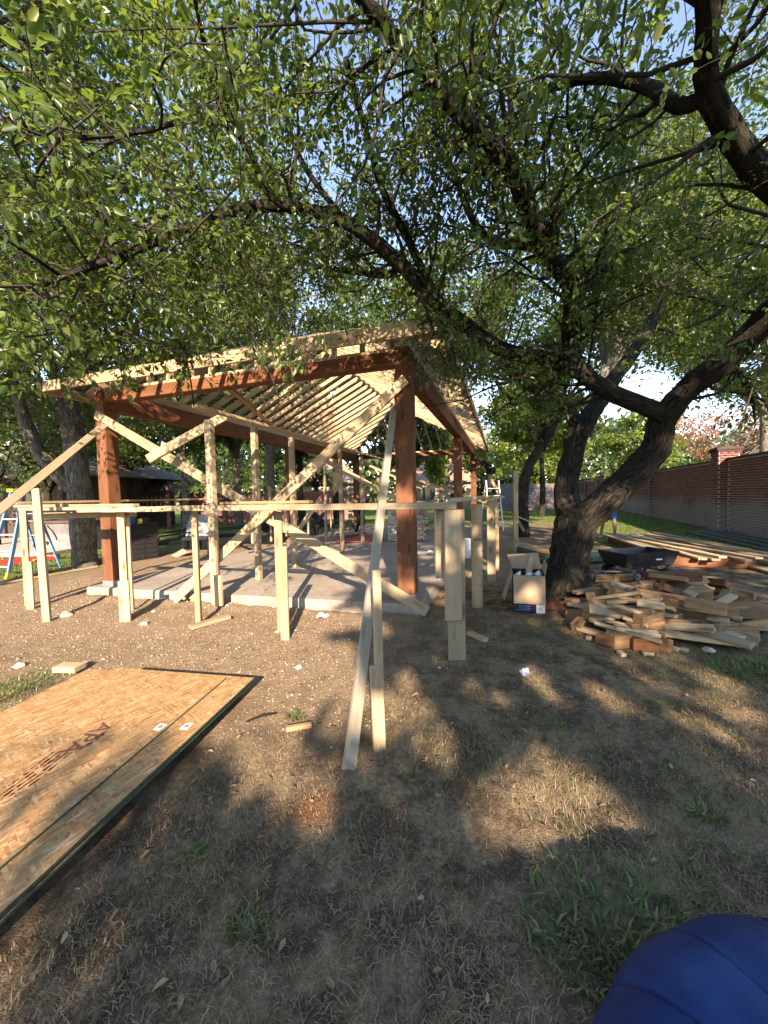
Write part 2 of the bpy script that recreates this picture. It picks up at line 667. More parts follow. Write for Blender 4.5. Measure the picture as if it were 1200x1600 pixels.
# carrying beams (side beams doubled, front and back)
SB0_, SB1_ = 3.03, 3.35
for a in posts_a:
    board('beam', W(a, posts_b[0] - PS / 2, (SB0_ + SB1_) / 2), W(a, posts_b[2] + PS / 2, (SB0_ + SB1_) / 2), 0.19, SB1_ - SB0_, M['cedar'], PV, cham=0.006)
    board('top_plate', W(a, posts_b[0] - PS / 2, SB1_ + 0.075), W(a, posts_b[2] + PS / 2, SB1_ + 0.075), 0.09, 0.15, M['pine'], PV)
for b_ in (posts_b[0], posts_b[2]):
    board('beam', W(posts_a[0] + 0.0955, b_, zc), W(posts_a[1] - 0.0955, b_, zc), 0.19, bh, M['cedar'], PV, cham=0.006)
    board('top_plate', W(posts_a[0] + 0.0955, b_, BEAM1 + 0.0225), W(posts_a[1] - 0.0955, b_, BEAM1 + 0.0225), 0.19, 0.042, M['pine'], PV)
    for k in range(-6, 7):
        a = (EA0 + EA1) / 2 + k * 0.406
        board('cripple_block', W(a, b_, BEAM1 + 0.044), W(a, b_, BEAM1 + 0.215), 0.036, 0.12, M['pine'], PV, up=PB)


def plane_z(a, b_):
    d = min(a - EA0, EA1 - a, b_ - EB0, EB1 - b_)
    return EZ + SL * d


RW, RT = 0.135, 0.038
drop = RW * 0.5 * math.sqrt(1 + SL * SL)


def rafter(a0, b0, a1, b1, mat, name='rafter', T=RT, H=RW, extra=0.0):
    p0, p1 = W(a0, b0, plane_z(a0, b0) - drop - extra), W(a1, b1, plane_z(a1, b1) - drop - extra)
    return board(name, p0, p1, T, H, mat, PV, cham=0.003)


def wmat():
    return M['pine'] if random.random() < 0.82 else (M['treated'] if random.random() < 0.7 else M['brown'])


g = 0.022
bs = np.arange(EB0 + 0.30, EB1 - 0.2, 0.406)
for b_ in bs:
    run = min(b_ - EB0, EB1 - b_, hw) - 0.03
    if run < 0.25:
        continue
    rafter(EA0 + g, b_, EA0 + run, b_, wmat())
    rafter(EA1 - g, b_, EA1 - run, b_, wmat())
for k in range(-7, 8):
    a = ac + k * 0.406
    run = min(a - EA0, EA1 - a) - 0.03
    if run < 0.25:
        continue
    rafter(a, EB0 + g, a, EB0 + run, wmat())
    rafter(a, EB1 - g, a, EB1 - run, wmat())
for (a0, b0, sb) in ((EA0, EB0, 1), (EA1, EB0, 1), (EA0, EB1, -1), (EA1, EB1, -1)):
    a1 = ac
    b1 = b0 + sb * hw
    sgn = 1 if a0 < ac else -1
    p0 = W(a0 + sgn * 0.02, b0 + sb * 0.02, EZ - 0.085)
    p1 = W(a1 - sgn * 0.02, b1 - sb * 0.02, EZ + SL * hw - 0.10)
    board('hip_rafter', p0, p1, 0.04, 0.165, M['pine'], PV)
board('ridge_board', W(ac, EB0 + hw, EZ + SL * hw - 0.10), W(ac, EB1 - hw, EZ + SL * hw - 0.10), 0.04, 0.185, M['pine'], PV)
fz = EZ - 0.078
for (q0, q1) in (((EA0 - 0.02, EB0), (ac, EB0)), ((ac, EB0), (EA1 + 0.02, EB0)), ((EA0 - 0.02, EB1), (EA1 + 0.02, EB1)),
                 ((EA0, EB0 + 0.021), (EA0, 5.9)), ((EA0, 5.9), (EA0, EB1 - 0.021)), ((EA1, EB0 + 0.021), (EA1, 5.9)), ((EA1, 5.9), (EA1, EB1 - 0.021))):
    board('fascia', W(*q0, fz), W(*q1, fz), 0.04, 0.155, M['pine'], PV)


# temporary braces nailed to the frame, from photograph pixel to the plane they lie in
def onb(x, y, b_):
    d = ray(x, y)
    t = ((PO - _c) @ PB + b_) / (d @ PB)
    return _c + t * d


def brace(px0, b0, px1, b1, T=0.038, H=0.089, mat='treated', name='brace'):
    return board(name, onb(*px0, b0), onb(*px1, b1), T, H, M[mat], PV, up=np.cross(onb(*px1, b1) - onb(*px0, b0), PB) * -1)


brace((150, 648), 0.06, (418, 806), 0.06, H=0.14, mat='treated')
brace((388, 792), 0.02, (528, 870), 0.02, H=0.14)
brace((500, 856), -0.02, (668, 956), -0.02, H=0.14)
brace((634, 592), 0.07, (272, 938), -0.17, H=0.135, mat='pine')
brace((162, 665), -0.02, (-40, 829), -2.1, T=0.09, H=0.09, mat='treated')
brace((356, 604), 0.36, (421, 662), 1.6, H=0.14, mat='brown')
brace((462, 695), 8.2, (640, 790), 8.2, H=0.16)
brace((566, 722), 10.5, (660, 762), 10.5, H=0.14)
brace((655, 797), 5.9, (742, 845), 5.9, H=0.12)
brace((430, 880), 3.0, (500, 780), 3.0, H=0.10)
brace((752, 722), 11.5, (782, 775), 11.5, T=0.06, H=0.12)
brace((656, 752), 9.0, (760, 785), 9.0, H=0.10)

# ------------------------------------------------------------------ shoring line inside, under the roof
p_ = W(2.85, 2.5, slab_z(2.85))
SH = thing('shoring_frame', p_, 'row of pale lumber props carrying a plate inside the pavilion', 'shoring')


def prop(px, py, topz, b_off=0.0, T=0.09, H=0.09, z=None, mat='treated'):
    zb = slab_z(2.85) if z is None else z
    p = atz(px, py, zb)
    return board('prop', p, np.array([p[0], p[1], topz]), T, H, M[mat], SH, up=-PB)


pp = []
for (x, y, tz, T) in ((405, 906, 2.70, 0.09), (461, 886, 2.68, 0.09), (432, 877, 2.2, 0.05), (535, 863, 2.66, 0.085), (567, 850, 2.62, 0.085), (510, 845, 2.62, 0.06)):
    if x in (432,):
        continue
    prop(x, y, tz, T=T)
prop(338, 944, 2.60, T=0.10, z=float(slab_z(2.5)) - 0.10)
q0, q1 = onb(298, 636, -0.6), onb(566, 716, 7.2)
board('plate', W(2.60, -0.75, 2.645), W(2.84, 8.0, 2.70), 0.089, 0.042, M['treated'], SH)
board('block', *(lambda p: (p, p + np.array([0, 0, 0.42])))(atz(341, 946, 0.02)), 0.15, 0.04, M['pine'], SH, up=-PB)
brace_p0, brace_p1 = onb(352, 650, 0.2), onb(231, 718, -0.4)
board('brace', brace_p0, brace_p1, 0.038, 0.14, M['pine'], SH, up=np.cross(brace_p1 - brace_p0, PB))
prop(594, 846, 2.05, T=0.11, mat='pine')
board('cross_piece', onb(562, 792, 5.2), onb(640, 784, 5.2), 0.04, 0.16, M['brown'], SH)
for (x, y, tz) in ((395, 855, 1.35), (424, 846, 1.85), (448, 838, 1.3), (482, 836, 1.4), (518, 832, 1.45), (552, 826, 1.5)):
    prop(x, y, tz, T=0.06, H=0.06)

# ------------------------------------------------------------------ staked rail round the slab
rp = W(2.5, -1.05, float(zg(*W(2.5, -1.05, 0)[:2])))
RL = thing('staked_rail', rp, 'temporary pine rail on driven stakes around the front of the slab', 'rail')
RZ = 1.405


def stake(px, py, top, T, H, mat='pine', yaw=0.0, dx=(0, 0), sink=0.05, lean=(0, 0), parent=RL, name='stake'):
    p = gp(px, py)
    p[0] += dx[0]
    p[1] += dx[1]
    up = Vector(tuple(-PB))
    up.rotate(Matrix.Rotation(yaw, 3, 'Z'))
    q = np.array([p[0] + lean[0], p[1] + lean[1], top])
    p[2] -= sink
    return board(name, p, q, T, H, M[mat], parent, up=up)


stake(45, 946, RZ - 0.01, 0.09, 0.038, yaw=0.5)
stake(50, 950, 0.62, 0.10, 0.036, yaw=0.5, dx=(0.03, -0.05))
stake(74, 971, 1.675, 0.09, 0.05, yaw=0.45, mat='treated', lean=(-0.04, 0.0))
stake(197, 965, RZ - 0.045, 0.09, 0.04, yaw=0.4)
stake(200, 968, 0.46, 0.13, 0.036, yaw=0.4, dx=(0.0, -0.045))
stake(207, 952, RZ - 0.045, 0.04, 0.04, yaw=0.4)
stake(311, 976, RZ - 0.05, 0.06, 0.08, yaw=0.5)
stake(440, 985, RZ - 0.05, 0.09, 0.045, yaw=0.35, mat='treated')
stake(446, 999, 0.98, 0.09, 0.04, yaw=0.35)
p = gp(714, 1030)
stake(714, 1030, RZ - 0.045, 0.155, 0.04, mat='treated', yaw=0.25)
s_ = W(*[c_ for c_ in (pav(p))], 0)
board('stake', np.array([p[0] - 0.035, p[1] - 0.045, 0.375]), np.array([p[0] - 0.03, p[1] - 0.043, RZ - 0.048]), 0.15, 0.038, M['treated'], RL, up=(0.15, -1, 0))
board('stake', np.array([p[0] - 0.125, p[1] + 0.12, 0.72]), np.array([p[0] - 0.125, p[1] + 0.12, RZ - 0.046]), 0.09, 0.04, M['treated'], RL, up=(0.2, -1, 0))
mb = MB()
p = gp(746, 947)
mb.tube([(p[0], p[1], -0.05), (p[0], p[1], 0.7), (p[0], p[1], RZ - 0.048)], [0.075, 0.073, 0.072], 12)
o = mb.build('stake', M['pine'], RL)
stake(768, 906, RZ - 0.045, 0.14, 0.04, yaw=0.2)
stake(767, 899, RZ - 0.045, 0.13, 0.04, yaw=0.2, mat='treated')
stake(776, 890, RZ - 0.045, 0.09, 0.04, yaw=0.2)
stake(773, 878, RZ - 0.045, 0.09, 0.04, yaw=0.2, mat='treated')
stake(806, 860, 2.06, 0.11, 0.10, mat='pine', yaw=0.2)
# rails
board('rail', W(-0.62, -1.12, RZ - 0.012), W(2.8, -1.05, RZ - 0.012), 0.089, 0.062, M['treated'], RL)
board('rail', W(2.8, -1.05, RZ - 0.018), W(4.35, -0.98, RZ - 0.022), 0.089, 0.062, M['pine'], RL)
board('rail', W(3.45, -0.90, RZ + 0.030), W(5.85, -0.86, RZ + 0.040), 0.09, 0.038, M['pine'], RL)
board('rail', W(3.6, -0.80, RZ - 0.055), W(5.65, -0.70, RZ - 0.105), 0.04, 0.13, M['treated'], RL)
board('rail', W(4.15, -0.99, RZ - 0.004), W(5.55, -0.97, RZ - 0.004), 0.089, 0.04, M['pine'], RL)
board('rail', W(5.82, -0.9, RZ + 0.085), W(5.95, 3.5, RZ + 0.085), 0.09, 0.038, M['pine'], RL)
board('rail', W(-0.60, -1.10, RZ + 0.038), W(-0.80, 2.6, RZ + 0.038), 0.10, 0.038, M['treated'], RL)
board('rail', W(-0.72, 1.6, RZ - 0.012), W(-1.0, 6.0, RZ - 0.012), 0.09, 0.05, M['pine'], RL)
board('rail', W(0.9, -1.00, RZ + 0.04), W(2.05, -0.98, RZ + 0.04), 0.09, 0.03, M['brown'], RL)

# boards leaning and lying in front
o = board('leaning_board', gpt(545, 1200), onb(615, 640, 0.06), 0.075, 0.04, M['weathered'], None, up=(0.45, -1, 0.2),
          label='long weathered grey board leaning against the front right cedar post', cat='board')
ps = gpt(593, 1168)
st = thing('prop_stake', ps, 'short split stake standing behind the foot of the leaning board', 'stake')
board('stake', ps - [0, 0, 0.05], ps + [-0.012, 0.03, 0.50], 0.075, 0.038, M['treated'], st, up=(0.3, -1, 0))
board('cleat', ps + [0.005, 0.045, 0.36], ps + [0.0, 0.10, 1.06], 0.05, 0.036, M['treated'], st, up=(0.3, -1, 0))


# ------------------------------------------------------------------ trees: bark, leaves
def bark_mat(name, dark, light, moss=0.0):
    """furrows run along every limb: 'limb' holds each limb's own straightened coordinates"""
    m, nt, b = new_mat(name)
    at_ = nd(nt, 'ShaderNodeAttribute', attribute_name='limb')
    mp = nd(nt, 'ShaderNodeMapping')
    mp.inputs['Scale'].default_value = (1, 1, 0.22)
    nt.links.new(at_.outputs['Vector'], mp.inputs['Vector'])
    v = mp.outputs[0]
    n1 = noise(nt, v, 24, 6, 0.75, 1.0)
    n3 = noise(nt, v, 110, 4, 0.7)
    geo = nt.nodes.new('ShaderNodeNewGeometry')
    n2 = noise(nt, geo.outputs['Position'], 2.6, 5, 0.65)
    c = ramp(nt, n1, [(0.42, [x * 0.22 for x in dark]), (0.50, dark), (0.64, light)])
    c = mixc(nt, ramp(nt, n3, [(0.3, 0.0), (0.8, 0.35)]), c, [x * 1.3 for x in light])
    c = mixc(nt, ramp(nt, n2, [(0.48, 0.0), (0.68, 0.45)]), c, [light[0] * 0.75, light[1] * 0.9, light[2] * 0.7])
    nt.links.new(c, b.inputs['Base Color'])
    b.inputs['Roughness'].default_value = 0.95
    b.inputs['Specular IOR Level'].default_value = 0.1
    h = nd(nt, 'ShaderNodeMath', operation='MULTIPLY_ADD')
    nt.links.new(n3, h.inputs[0])
    h.inputs[1].default_value = 0.3
    nt.links.new(ramp(nt, n1, [(0.35, 0.0), (0.62, 1.0)]), h.inputs[2])
    bump(nt, b, h.outputs[0], 1.0, 0.06)
    return m


def leaf_mat(name, stops, trans=0.48, rough=0.36, tcol=(0.25, 0.36, 0.04)):
    m = bpy.data.materials.new(name)
    m.use_nodes = True
    nt = m.node_tree
    b = nt.nodes['Principled BSDF']
    out = nt.nodes['Material Output']
    a = nd(nt, 'ShaderNodeAttribute', attribute_name='rnd')
    c = ramp(nt, a.outputs['Fac'], stops)
    nt.links.new(c, b.inputs['Base Color'])
    b.inputs['Roughness'].default_value = rough
    b.inputs['Specular IOR Level'].default_value = 0.5
    tr = nt.nodes.new('ShaderNodeBsdfTranslucent')
    nt.links.new(mixc(nt, 0.55, c, tcol), tr.inputs['Color'])
    mx = nt.nodes.new('ShaderNodeMixShader')
    mx.inputs[0].default_value = trans
    nt.links.new(b.outputs[0], mx.inputs[1])
    nt.links.new(tr.outputs[0], mx.inputs[2])
    nt.links.new(mx.outputs[0], out.inputs[0])
    return m


M['bark_dark'] = bark_mat('bark_dark', (0.046, 0.037, 0.028), (0.120, 0.100, 0.080))
M['bark_grey'] = bark_mat('bark_grey', (0.19, 0.165, 0.14), (0.46, 0.42, 0.365))
M['leaf'] = leaf_mat('elm_leaf', [(0.0, (0.030, 0.066, 0.018)), (0.4, (0.062, 0.112, 0.027)), (0.8, (0.105, 0.165, 0.040)), (1.0, (0.20, 0.25, 0.065))])
M['leaf_dark'] = leaf_mat('oak_leaf', [(0.0, (0.022, 0.045, 0.016)), (0.6, (0.050, 0.085, 0.026)), (1.0, (0.11, 0.15, 0.045))], trans=0.3)
M['leaf_bright'] = leaf_mat('bright_leaf', [(0.0, (0.085, 0.13, 0.025)), (0.6, (0.15, 0.21, 0.045)), (1.0, (0.26, 0.32, 0.08))], trans=0.4, tcol=(0.32, 0.42, 0.05))
M['leaf_red'] = leaf_mat('red_leaf', [(0.0, (0.20, 0.085, 0.045)), (0.6, (0.36, 0.16, 0.085)), (1.0, (0.45, 0.28, 0.16))], trans=0.35, tcol=(0.55, 0.22, 0.1))


def leaf_mesh(name, P, D, N, L, wid, rnd, simple=False):
    """P base points, D directions, N normals, L lengths -> one mesh of folded leaves"""
    P, D, N = P.astype(np.float32), unit(D).astype(np.float32), N.astype(np.float32)
    S = unit(np.cross(D, N)).astype(np.float32)
    U = unit(np.cross(S, D)).astype(np.float32)
    L = L[:, None].astype(np.float32)
    n = len(P)
    if simple:
        k = 4
        V = np.stack([P, P + D * L * 0.5 + S * L * wid + U * L * 0.10, P + D * L, P + D * L * 0.5 - S * L * wid + U * L * 0.10], 1)
        base = (np.arange(n) * 4)[:, None]
        F = base + np.array([[0, 1, 2, 3]])
    else:
        k = 6
        V = np.stack([P, P + D * L * 0.30 + S * L * wid + U * L * 0.08, P + D * L * 0.68 + S * L * wid * 0.8 + U * L * 0.06,
                      P + D * L - U * L * 0.10, P + D * L * 0.68 - S * L * wid * 0.8 + U * L * 0.06, P + D * L * 0.30 - S * L * wid + U * L * 0.08], 1)
        base = (np.arange(n) * 6)[:, None, None]
        F = (base + np.array([[[0, 1, 2, 3], [0, 3, 4, 5]]])).reshape(-1, 4)
    return np_mesh(name, V.reshape(-1, 3), F, rnd=np.repeat(rnd, k))


def twig_mesh(name, P0, P1, R0, R1):
    D = unit(P1 - P0)
    ref = np.where(np.abs(D[:, 2:3]) < 0.9, np.array([[0, 0, 1.0]]), np.array([[1.0, 0, 0]]))
    A = unit(np.cross(D, ref))
    B = np.cross(D, A)
    V = []
    for (P, R) in ((P0, R0), (P1, R1)):
        for k in range(4):
            t = 2 * PI * k / 4
            V.append(P + (A * math.cos(t) + B * math.sin(t)) * R[:, None])
    V = np.stack(V, 1).reshape(-1, 3)
    base = (np.arange(len(P0)) * 8)[:, None, None]
    F = (base + np.array([[[0, 1, 5, 4], [1, 2, 6, 5], [2, 3, 7, 6], [3, 0, 4, 7]]])).reshape(-1, 4)
    return np_mesh(name, V, F, smooth=True)


def smooth_line(pts, rad, per=5):
    """Catmull-Rom through given points"""
    P = [np.asarray(p, float) for p in pts]
    R = list(rad)
    P = [2 * P[0] - P[1]] + P + [2 * P[-1] - P[-2]]
    R = [R[0]] + R + [R[-1]]
    op, orr = [], []
    for i in range(1, len(P) - 2):
        for s in range(per):
            t = s / per
            op.append(0.5 * ((2 * P[i]) + (-P[i - 1] + P[i + 1]) * t + (2 * P[i - 1] - 5 * P[i] + 4 * P[i + 1] - P[i + 2]) * t * t +
                             (-P[i - 1] + 3 * P[i] - 3 * P[i + 1] + P[i + 2]) * t ** 3))
            orr.append(R[i] * (1 - t) + R[i + 1] * t)
    op.append(P[-2])
    orr.append(R[-2])
    return op, orr


def wander(p, d, L, n, rg, bend=0.35, up=0.0):
    pts = [p]
    d = unit(np.asarray(d, float))
    for i in range(n):
        d = unit(d + rg.normal(0, bend, 3) / math.sqrt(n) * 1.2 + np.array([0, 0, up / n]))
        p = p + d * (L / n)
        pts.append(p)
    return pts


def grow(limbs, rg, s2=0.3, l2=(0.8, 2.0), s3=0.14, l3=(0.3, 0.8), leaf=0.055, start=0.25, keep=None, up2=0.1, nleaf=1.0, minr=0.010):
    """limbs: list of (points, radii, lo) -> twig segments and leaves"""
    T0, T1, Ra, Rb = [], [], [], []
    LP, LD, LN = [], [], []
    for (pts, rad, lo) in limbs:
        P = np.array(pts)
        seg = np.linalg.norm(np.diff(P, axis=0), axis=1)
        cum = np.concatenate([[0], np.cumsum(seg)])
        tot = cum[-1]
        t = lo * tot
        while t < tot:
            i = min(np.searchsorted(cum, t, 'right') - 1, len(P) - 2)
            u = (t - cum[i]) / (seg[i] + 1e-9)
            p = P[i] * (1 - u) + P[i + 1] * u
            tan = unit(P[i + 1] - P[i])
            r_here = rad[i]
            t += s2 * rg.uniform(0.5, 1.5)
            rnd = unit(rg.normal(0, 1, 3))
            side = unit(rnd - tan * (rnd @ tan))
            d2 = unit(side * 1.0 + tan * rg.uniform(0.2, 0.9) + np.array([0, 0, up2]))
            L2 = rg.uniform(*l2)
            sp = wander(p, d2, L2, 5, rg, 0.5, 0.0)
            if keep is not None and not keep(sp[2]):
                continue
            r0 = min(max(minr, r_here * 0.35), 0.022)
            rr = np.linspace(r0, min(0.005, r0 * 0.5), 6)
            for k in range(5):
                T0.append(sp[k]); T1.append(sp[k + 1]); Ra.append(rr[k]); Rb.append(rr[k + 1])
            n3 = max(2, int(L2 / s3))
            for j in range(n3):
                f = 0.2 + 0.8 * (j + rg.uniform(0, 1)) / n3
                k = min(int(f * 5), 4)
                q = sp[k] + (sp[k + 1] - sp[k]) * (f * 5 - k)
                tan3 = unit(sp[k + 1] - sp[k])
                rnd = unit(rg.normal(0, 1, 3))
                d3 = unit(unit(rnd - tan3 * (rnd @ tan3)) + tan3 * 0.6 + np.array([0, 0, -0.12]))
                L3 = rg.uniform(*l3)
                tp = wander(q, d3, L3, 3, rg, 0.35, -0.35)
                if keep is not None and not keep(tp[-1]):
                    continue
                for s in range(3):
                    T0.append(tp[s]); T1.append(tp[s + 1]); Ra.append(0.004 - 0.001 * s); Rb.append(0.003 - 0.001 * s)
                nl = max(4, int(L3 / 0.03 * nleaf))
                ff = np.sort(rg.uniform(0.12, 1.0, nl)) * 3
                ks = np.minimum(ff.astype(int), 2)
                tpa = np.array(tp)
                base = tpa[ks] + (tpa[ks + 1] - tpa[ks]) * (ff - ks)[:, None]
                tn = unit(tpa[ks + 1] - tpa[ks])
                rv = unit(rg.normal(0, 1, (nl, 3)))
                sd = unit(rv - tn * np.sum(rv * tn, 1, keepdims=True))
                base = base + sd * rg.uniform(0.0, 0.05, (nl, 1))
                LP.append(base)
                LD.append(unit(sd * 0.9 + tn * 0.5 + np.array([0, 0, -0.35])))
                LN.append(unit(rg.normal(0, 0.55, (nl, 3)) + np.array([0, 0, 0.8])))
    if not LP:
        return None
    LP, LD, LN = np.concatenate(LP), np.concatenate(LD), np.concatenate(LN)
    n = len(LP)
    return (np.array(T0), np.array(T1), np.array(Ra), np.array(Rb)), (LP, LD, LN, leaf * rg.uniform(0.45, 1.3, n))


def crown_parts(res, root, leafm, barkm, rg, wid=0.25, simple=False):
    (T0, T1, Ra, Rb), (LP, LD, LN, L) = res
    put('twigs', twig_mesh('twigs', T0, T1, Ra, Rb), barkm, root)
    put('crown', leaf_mesh('crown', LP, LD, LN, L, wid, rg.uniform(0, 1, len(LP)) ** 1.3, simple), leafm, root)
    return len(LP)


# ------------------------------------------------------------------ the big spreading tree on the right
rg = np.random.default_rng(11)


def limb(*pts):
    """(x, y, depth, radius) measured along a limb"""
    P = [at(x, y, Y) for (x, y, Y, r) in pts]
    return smooth_line(P, [p[3] for p in pts], 5)


tb = gp(880, 935)
MT = thing('spreading_tree', tb, 'big dark trunked tree with spreading limbs beside the cardboard box', 'tree')
trunk = limb((868, 955, 5.15, 0.36), (874, 932, 5.2, 0.31), (884, 890, 5.25, 0.265), (893, 850, 5.25, 0.26), (900, 815, 5.25, 0.27), (902, 795, 5.25, 0.24))
L1 = limb((895, 815, 5.3, 0.20), (884, 765, 5.45, 0.165), (896, 705, 5.65, 0.15), (906, 672, 5.75, 0.155), (928, 640, 5.9, 0.13), (955, 598, 6.2, 0.12),
          (1010, 520, 6.8, 0.10), (1048, 440, 7.2, 0.09), (1068, 350, 7.5, 0.075), (1085, 250, 7.6, 0.06), (1090, 120, 7.6, 0.04))
L1a = limb((905, 678, 5.75, 0.11), (893, 648, 5.75, 0.10), (872, 622, 5.8, 0.09), (835, 607, 6.0, 0.075), (805, 590, 6.3, 0.06), (770, 540, 6.7, 0.05), (740, 470, 7.0, 0.04))
R1 = limb((905, 818, 5.2, 0.21), (945, 782, 5.1, 0.19), (992, 738, 5.0, 0.18), (1024, 700, 4.9, 0.165), (1036, 655, 4.8, 0.15), (1075, 607, 4.6, 0.138),
          (1130, 565, 4.4, 0.145), (1200, 495, 4.1, 0.135), (1275, 400, 3.6, 0.12), (1250, 330, 3.15, 0.10), (1185, 270, 2.95, 0.088), (1140, 205, 2.75, 0.078),
          (1105, 130, 2.55, 0.066), (1105, 20, 2.25, 0.056), (1085, -150, 1.9, 0.04))
R2 = limb((1180, 515, 4.2, 0.10), (1300, 430, 4.4, 0.09), (1420, 300, 4.6, 0.07), (1500, 120, 4.6, 0.05))
R1c = limb((1110, 150, 2.6, 0.05), (1060, 165, 2.65, 0.046), (1010, 135, 2.75, 0.042), (945, 122, 2.95, 0.037), (880, 130, 3.1, 0.033), (835, 147, 3.2, 0.03), (800, 140, 3.4, 0.026), (735, 100, 3.6, 0.02))
A1 = limb((1040, 650, 4.75, 0.12), (1000, 632, 4.7, 0.105), (945, 608, 4.6, 0.10), (905, 575, 4.55, 0.095), (890, 530, 4.4, 0.09), (893, 455, 4.1, 0.09), (852, 388, 3.8, 0.085),
          (817, 308, 3.5, 0.075), (787, 250, 3.3, 0.066), (700, 158, 3.0, 0.055), (645, 92, 2.8, 0.05), (595, 35, 2.6, 0.045), (500, -90, 2.3, 0.03))
A2 = limb((905, 580, 4.55, 0.09), (860, 563, 4.5, 0.088), (790, 548, 4.4, 0.085), (735, 515, 4.3, 0.082), (685, 475, 4.1, 0.078), (625, 412, 3.9, 0.07), (540, 347, 3.6, 0.058),
          (430, 322, 3.3, 0.046), (335, 338, 3.0, 0.036), (210, 392, 2.6, 0.028), (95, 432, 2.25, 0.02), (-30, 480, 2.0, 0.012))
A2b = limb((430, 320, 3.3, 0.026), (385, 228, 3.0, 0.023), (350, 188, 2.9, 0.020), (322, 80, 2.65, 0.016), (300, -20, 2.4, 0.012))
A2c = limb((355, 192, 2.9, 0.018), (285, 190, 2.75, 0.017), (225, 205, 2.6, 0.015), (110, 215, 2.3, 0.012), (10, 200, 2.1, 0.008))
A2d = limb((685, 478, 4.1, 0.05), (640, 380, 4.0, 0.042), (600, 300, 3.8, 0.036), (570, 200, 3.5, 0.03), (540, 90, 3.1, 0.022))
A2e = limb((540, 347, 3.6, 0.03), (470, 250, 3.6, 0.026), (440, 150, 3.5, 0.022), (420, 60, 3.3, 0.016))
A2f = limb((625, 412, 3.9, 0.04), (600, 430, 4.2, 0.034), (520, 420, 4.6, 0.03), (400, 400, 4.9, 0.022), (300, 420, 5.1, 0.014))
A1d = limb((893, 480, 4.2, 0.06), (930, 420, 4.4, 0.05), (960, 330, 4.5, 0.04), (975, 230, 4.4, 0.03), (960, 100, 4.0, 0.02))
A1e = limb((852, 388, 3.8, 0.05), (760, 370, 4.1, 0.042), (720, 300, 4.3, 0.034), (690, 210, 4.3, 0.025), (680, 100, 4.1, 0.018))
A2g = limb((210, 392, 2.6, 0.0072), (150, 455, 2.5, 0.0059), (90, 520, 2.4, 0.0045), (40, 590, 2.3, 0.0027))
A2h = limb((335, 338, 3.0, 0.0072), (300, 420, 2.9, 0.0059), (278, 500, 2.8, 0.0045), (290, 560, 2.72, 0.0023))
A2i = limb((270, 365, 2.8, 0.0072), (215, 450, 2.75, 0.0059), (190, 520, 2.7, 0.0040), (170, 565, 2.66, 0.0023))
A2j = limb((95, 432, 2.25, 0.012), (50, 400, 2.0, 0.010), (0, 370, 1.85, 0.007), (-60, 350, 1.7, 0.005))
A2k = limb((690, 480, 4.1, 0.03), (692, 505, 3.85, 0.022), (705, 540, 3.65, 0.015), (712, 570, 3.55, 0.008))
A2l = limb((735, 515, 4.3, 0.03), (745, 540, 4.0, 0.02), (755, 565, 3.9, 0.014), (760, 590, 3.85, 0.008))
A2m = limb((640, 430, 3.95, 0.025), (660, 470, 3.7, 0.018), (672, 500, 3.6, 0.012), (680, 525, 3.55, 0.006))
A1k = limb((897, 560, 4.5, 0.04), (860, 600, 4.4, 0.03), (830, 590, 4.3, 0.02), (800, 585, 4.2, 0.01))
R1k = limb((1130, 565, 4.4, 0.05), (1160, 590, 4.5, 0.03), (1175, 625, 4.5, 0.02), (1180, 660, 4.5, 0.008))
mb = MB()
for i, (lm, n) in enumerate(((A2g, 5), (A2h, 5), (A2i, 5), (A2j, 5), (A2k, 5), (A2l, 5), (A2m, 5), (A1k, 5), (R1k, 5), (trunk, 20), (L1, 14), (L1a, 12), (R1, 18), (R2, 12), (R1c, 8), (A1, 14), (A2, 12), (A2b, 6), (A2c, 6), (A2d, 8), (A2e, 6), (A2f, 6), (A1d, 8), (A1e, 8))):
    mb.tube(lm[0], lm[1], n, lump=0.05, seed=i)
for ang in (0.3, 1.5, 2.6, 3.7, 4.9, 5.6):     # root flare
    c0 = np.array([tb[0], tb[1], 0.0])
    d = np.array([math.cos(ang), math.sin(ang), 0])
    pts, rr = smooth_line([c0 + d * 0.18 + [0, 0, 0.35], c0 + d * 0.34 + [0, 0, 0.12], c0 + d * 0.52 + [0, 0, 0.0], c0 + d * 0.8 + [0, 0, -0.09]], [0.13, 0.11, 0.08, 0.03], 4)
    mb.tube(pts, rr, 8, lump=0.06, seed=int(ang * 10))
mb.build('trunk', M['bark_dark'], MT, smooth=True)


def keep_main(p):
    x, y, z = p
    if x * x + y * y + (z - 1.5) ** 2 < 1.25:
        return False
    if y < 0.2:
        return z > 2.6
    a, b_ = pav(p)
    lo = 2.0 + 0.30 * max(0, y - 1.6)
    if x > 1.4 and y > 3.5:
        lo = 2.2
    if -0.6 < a < 6.2 and b_ > -0.6:
        lo = max(lo, 3.55 + 0.5 * max(0, min(a + 0.42, b_ + 0.42, 3.2)))
    return z > lo


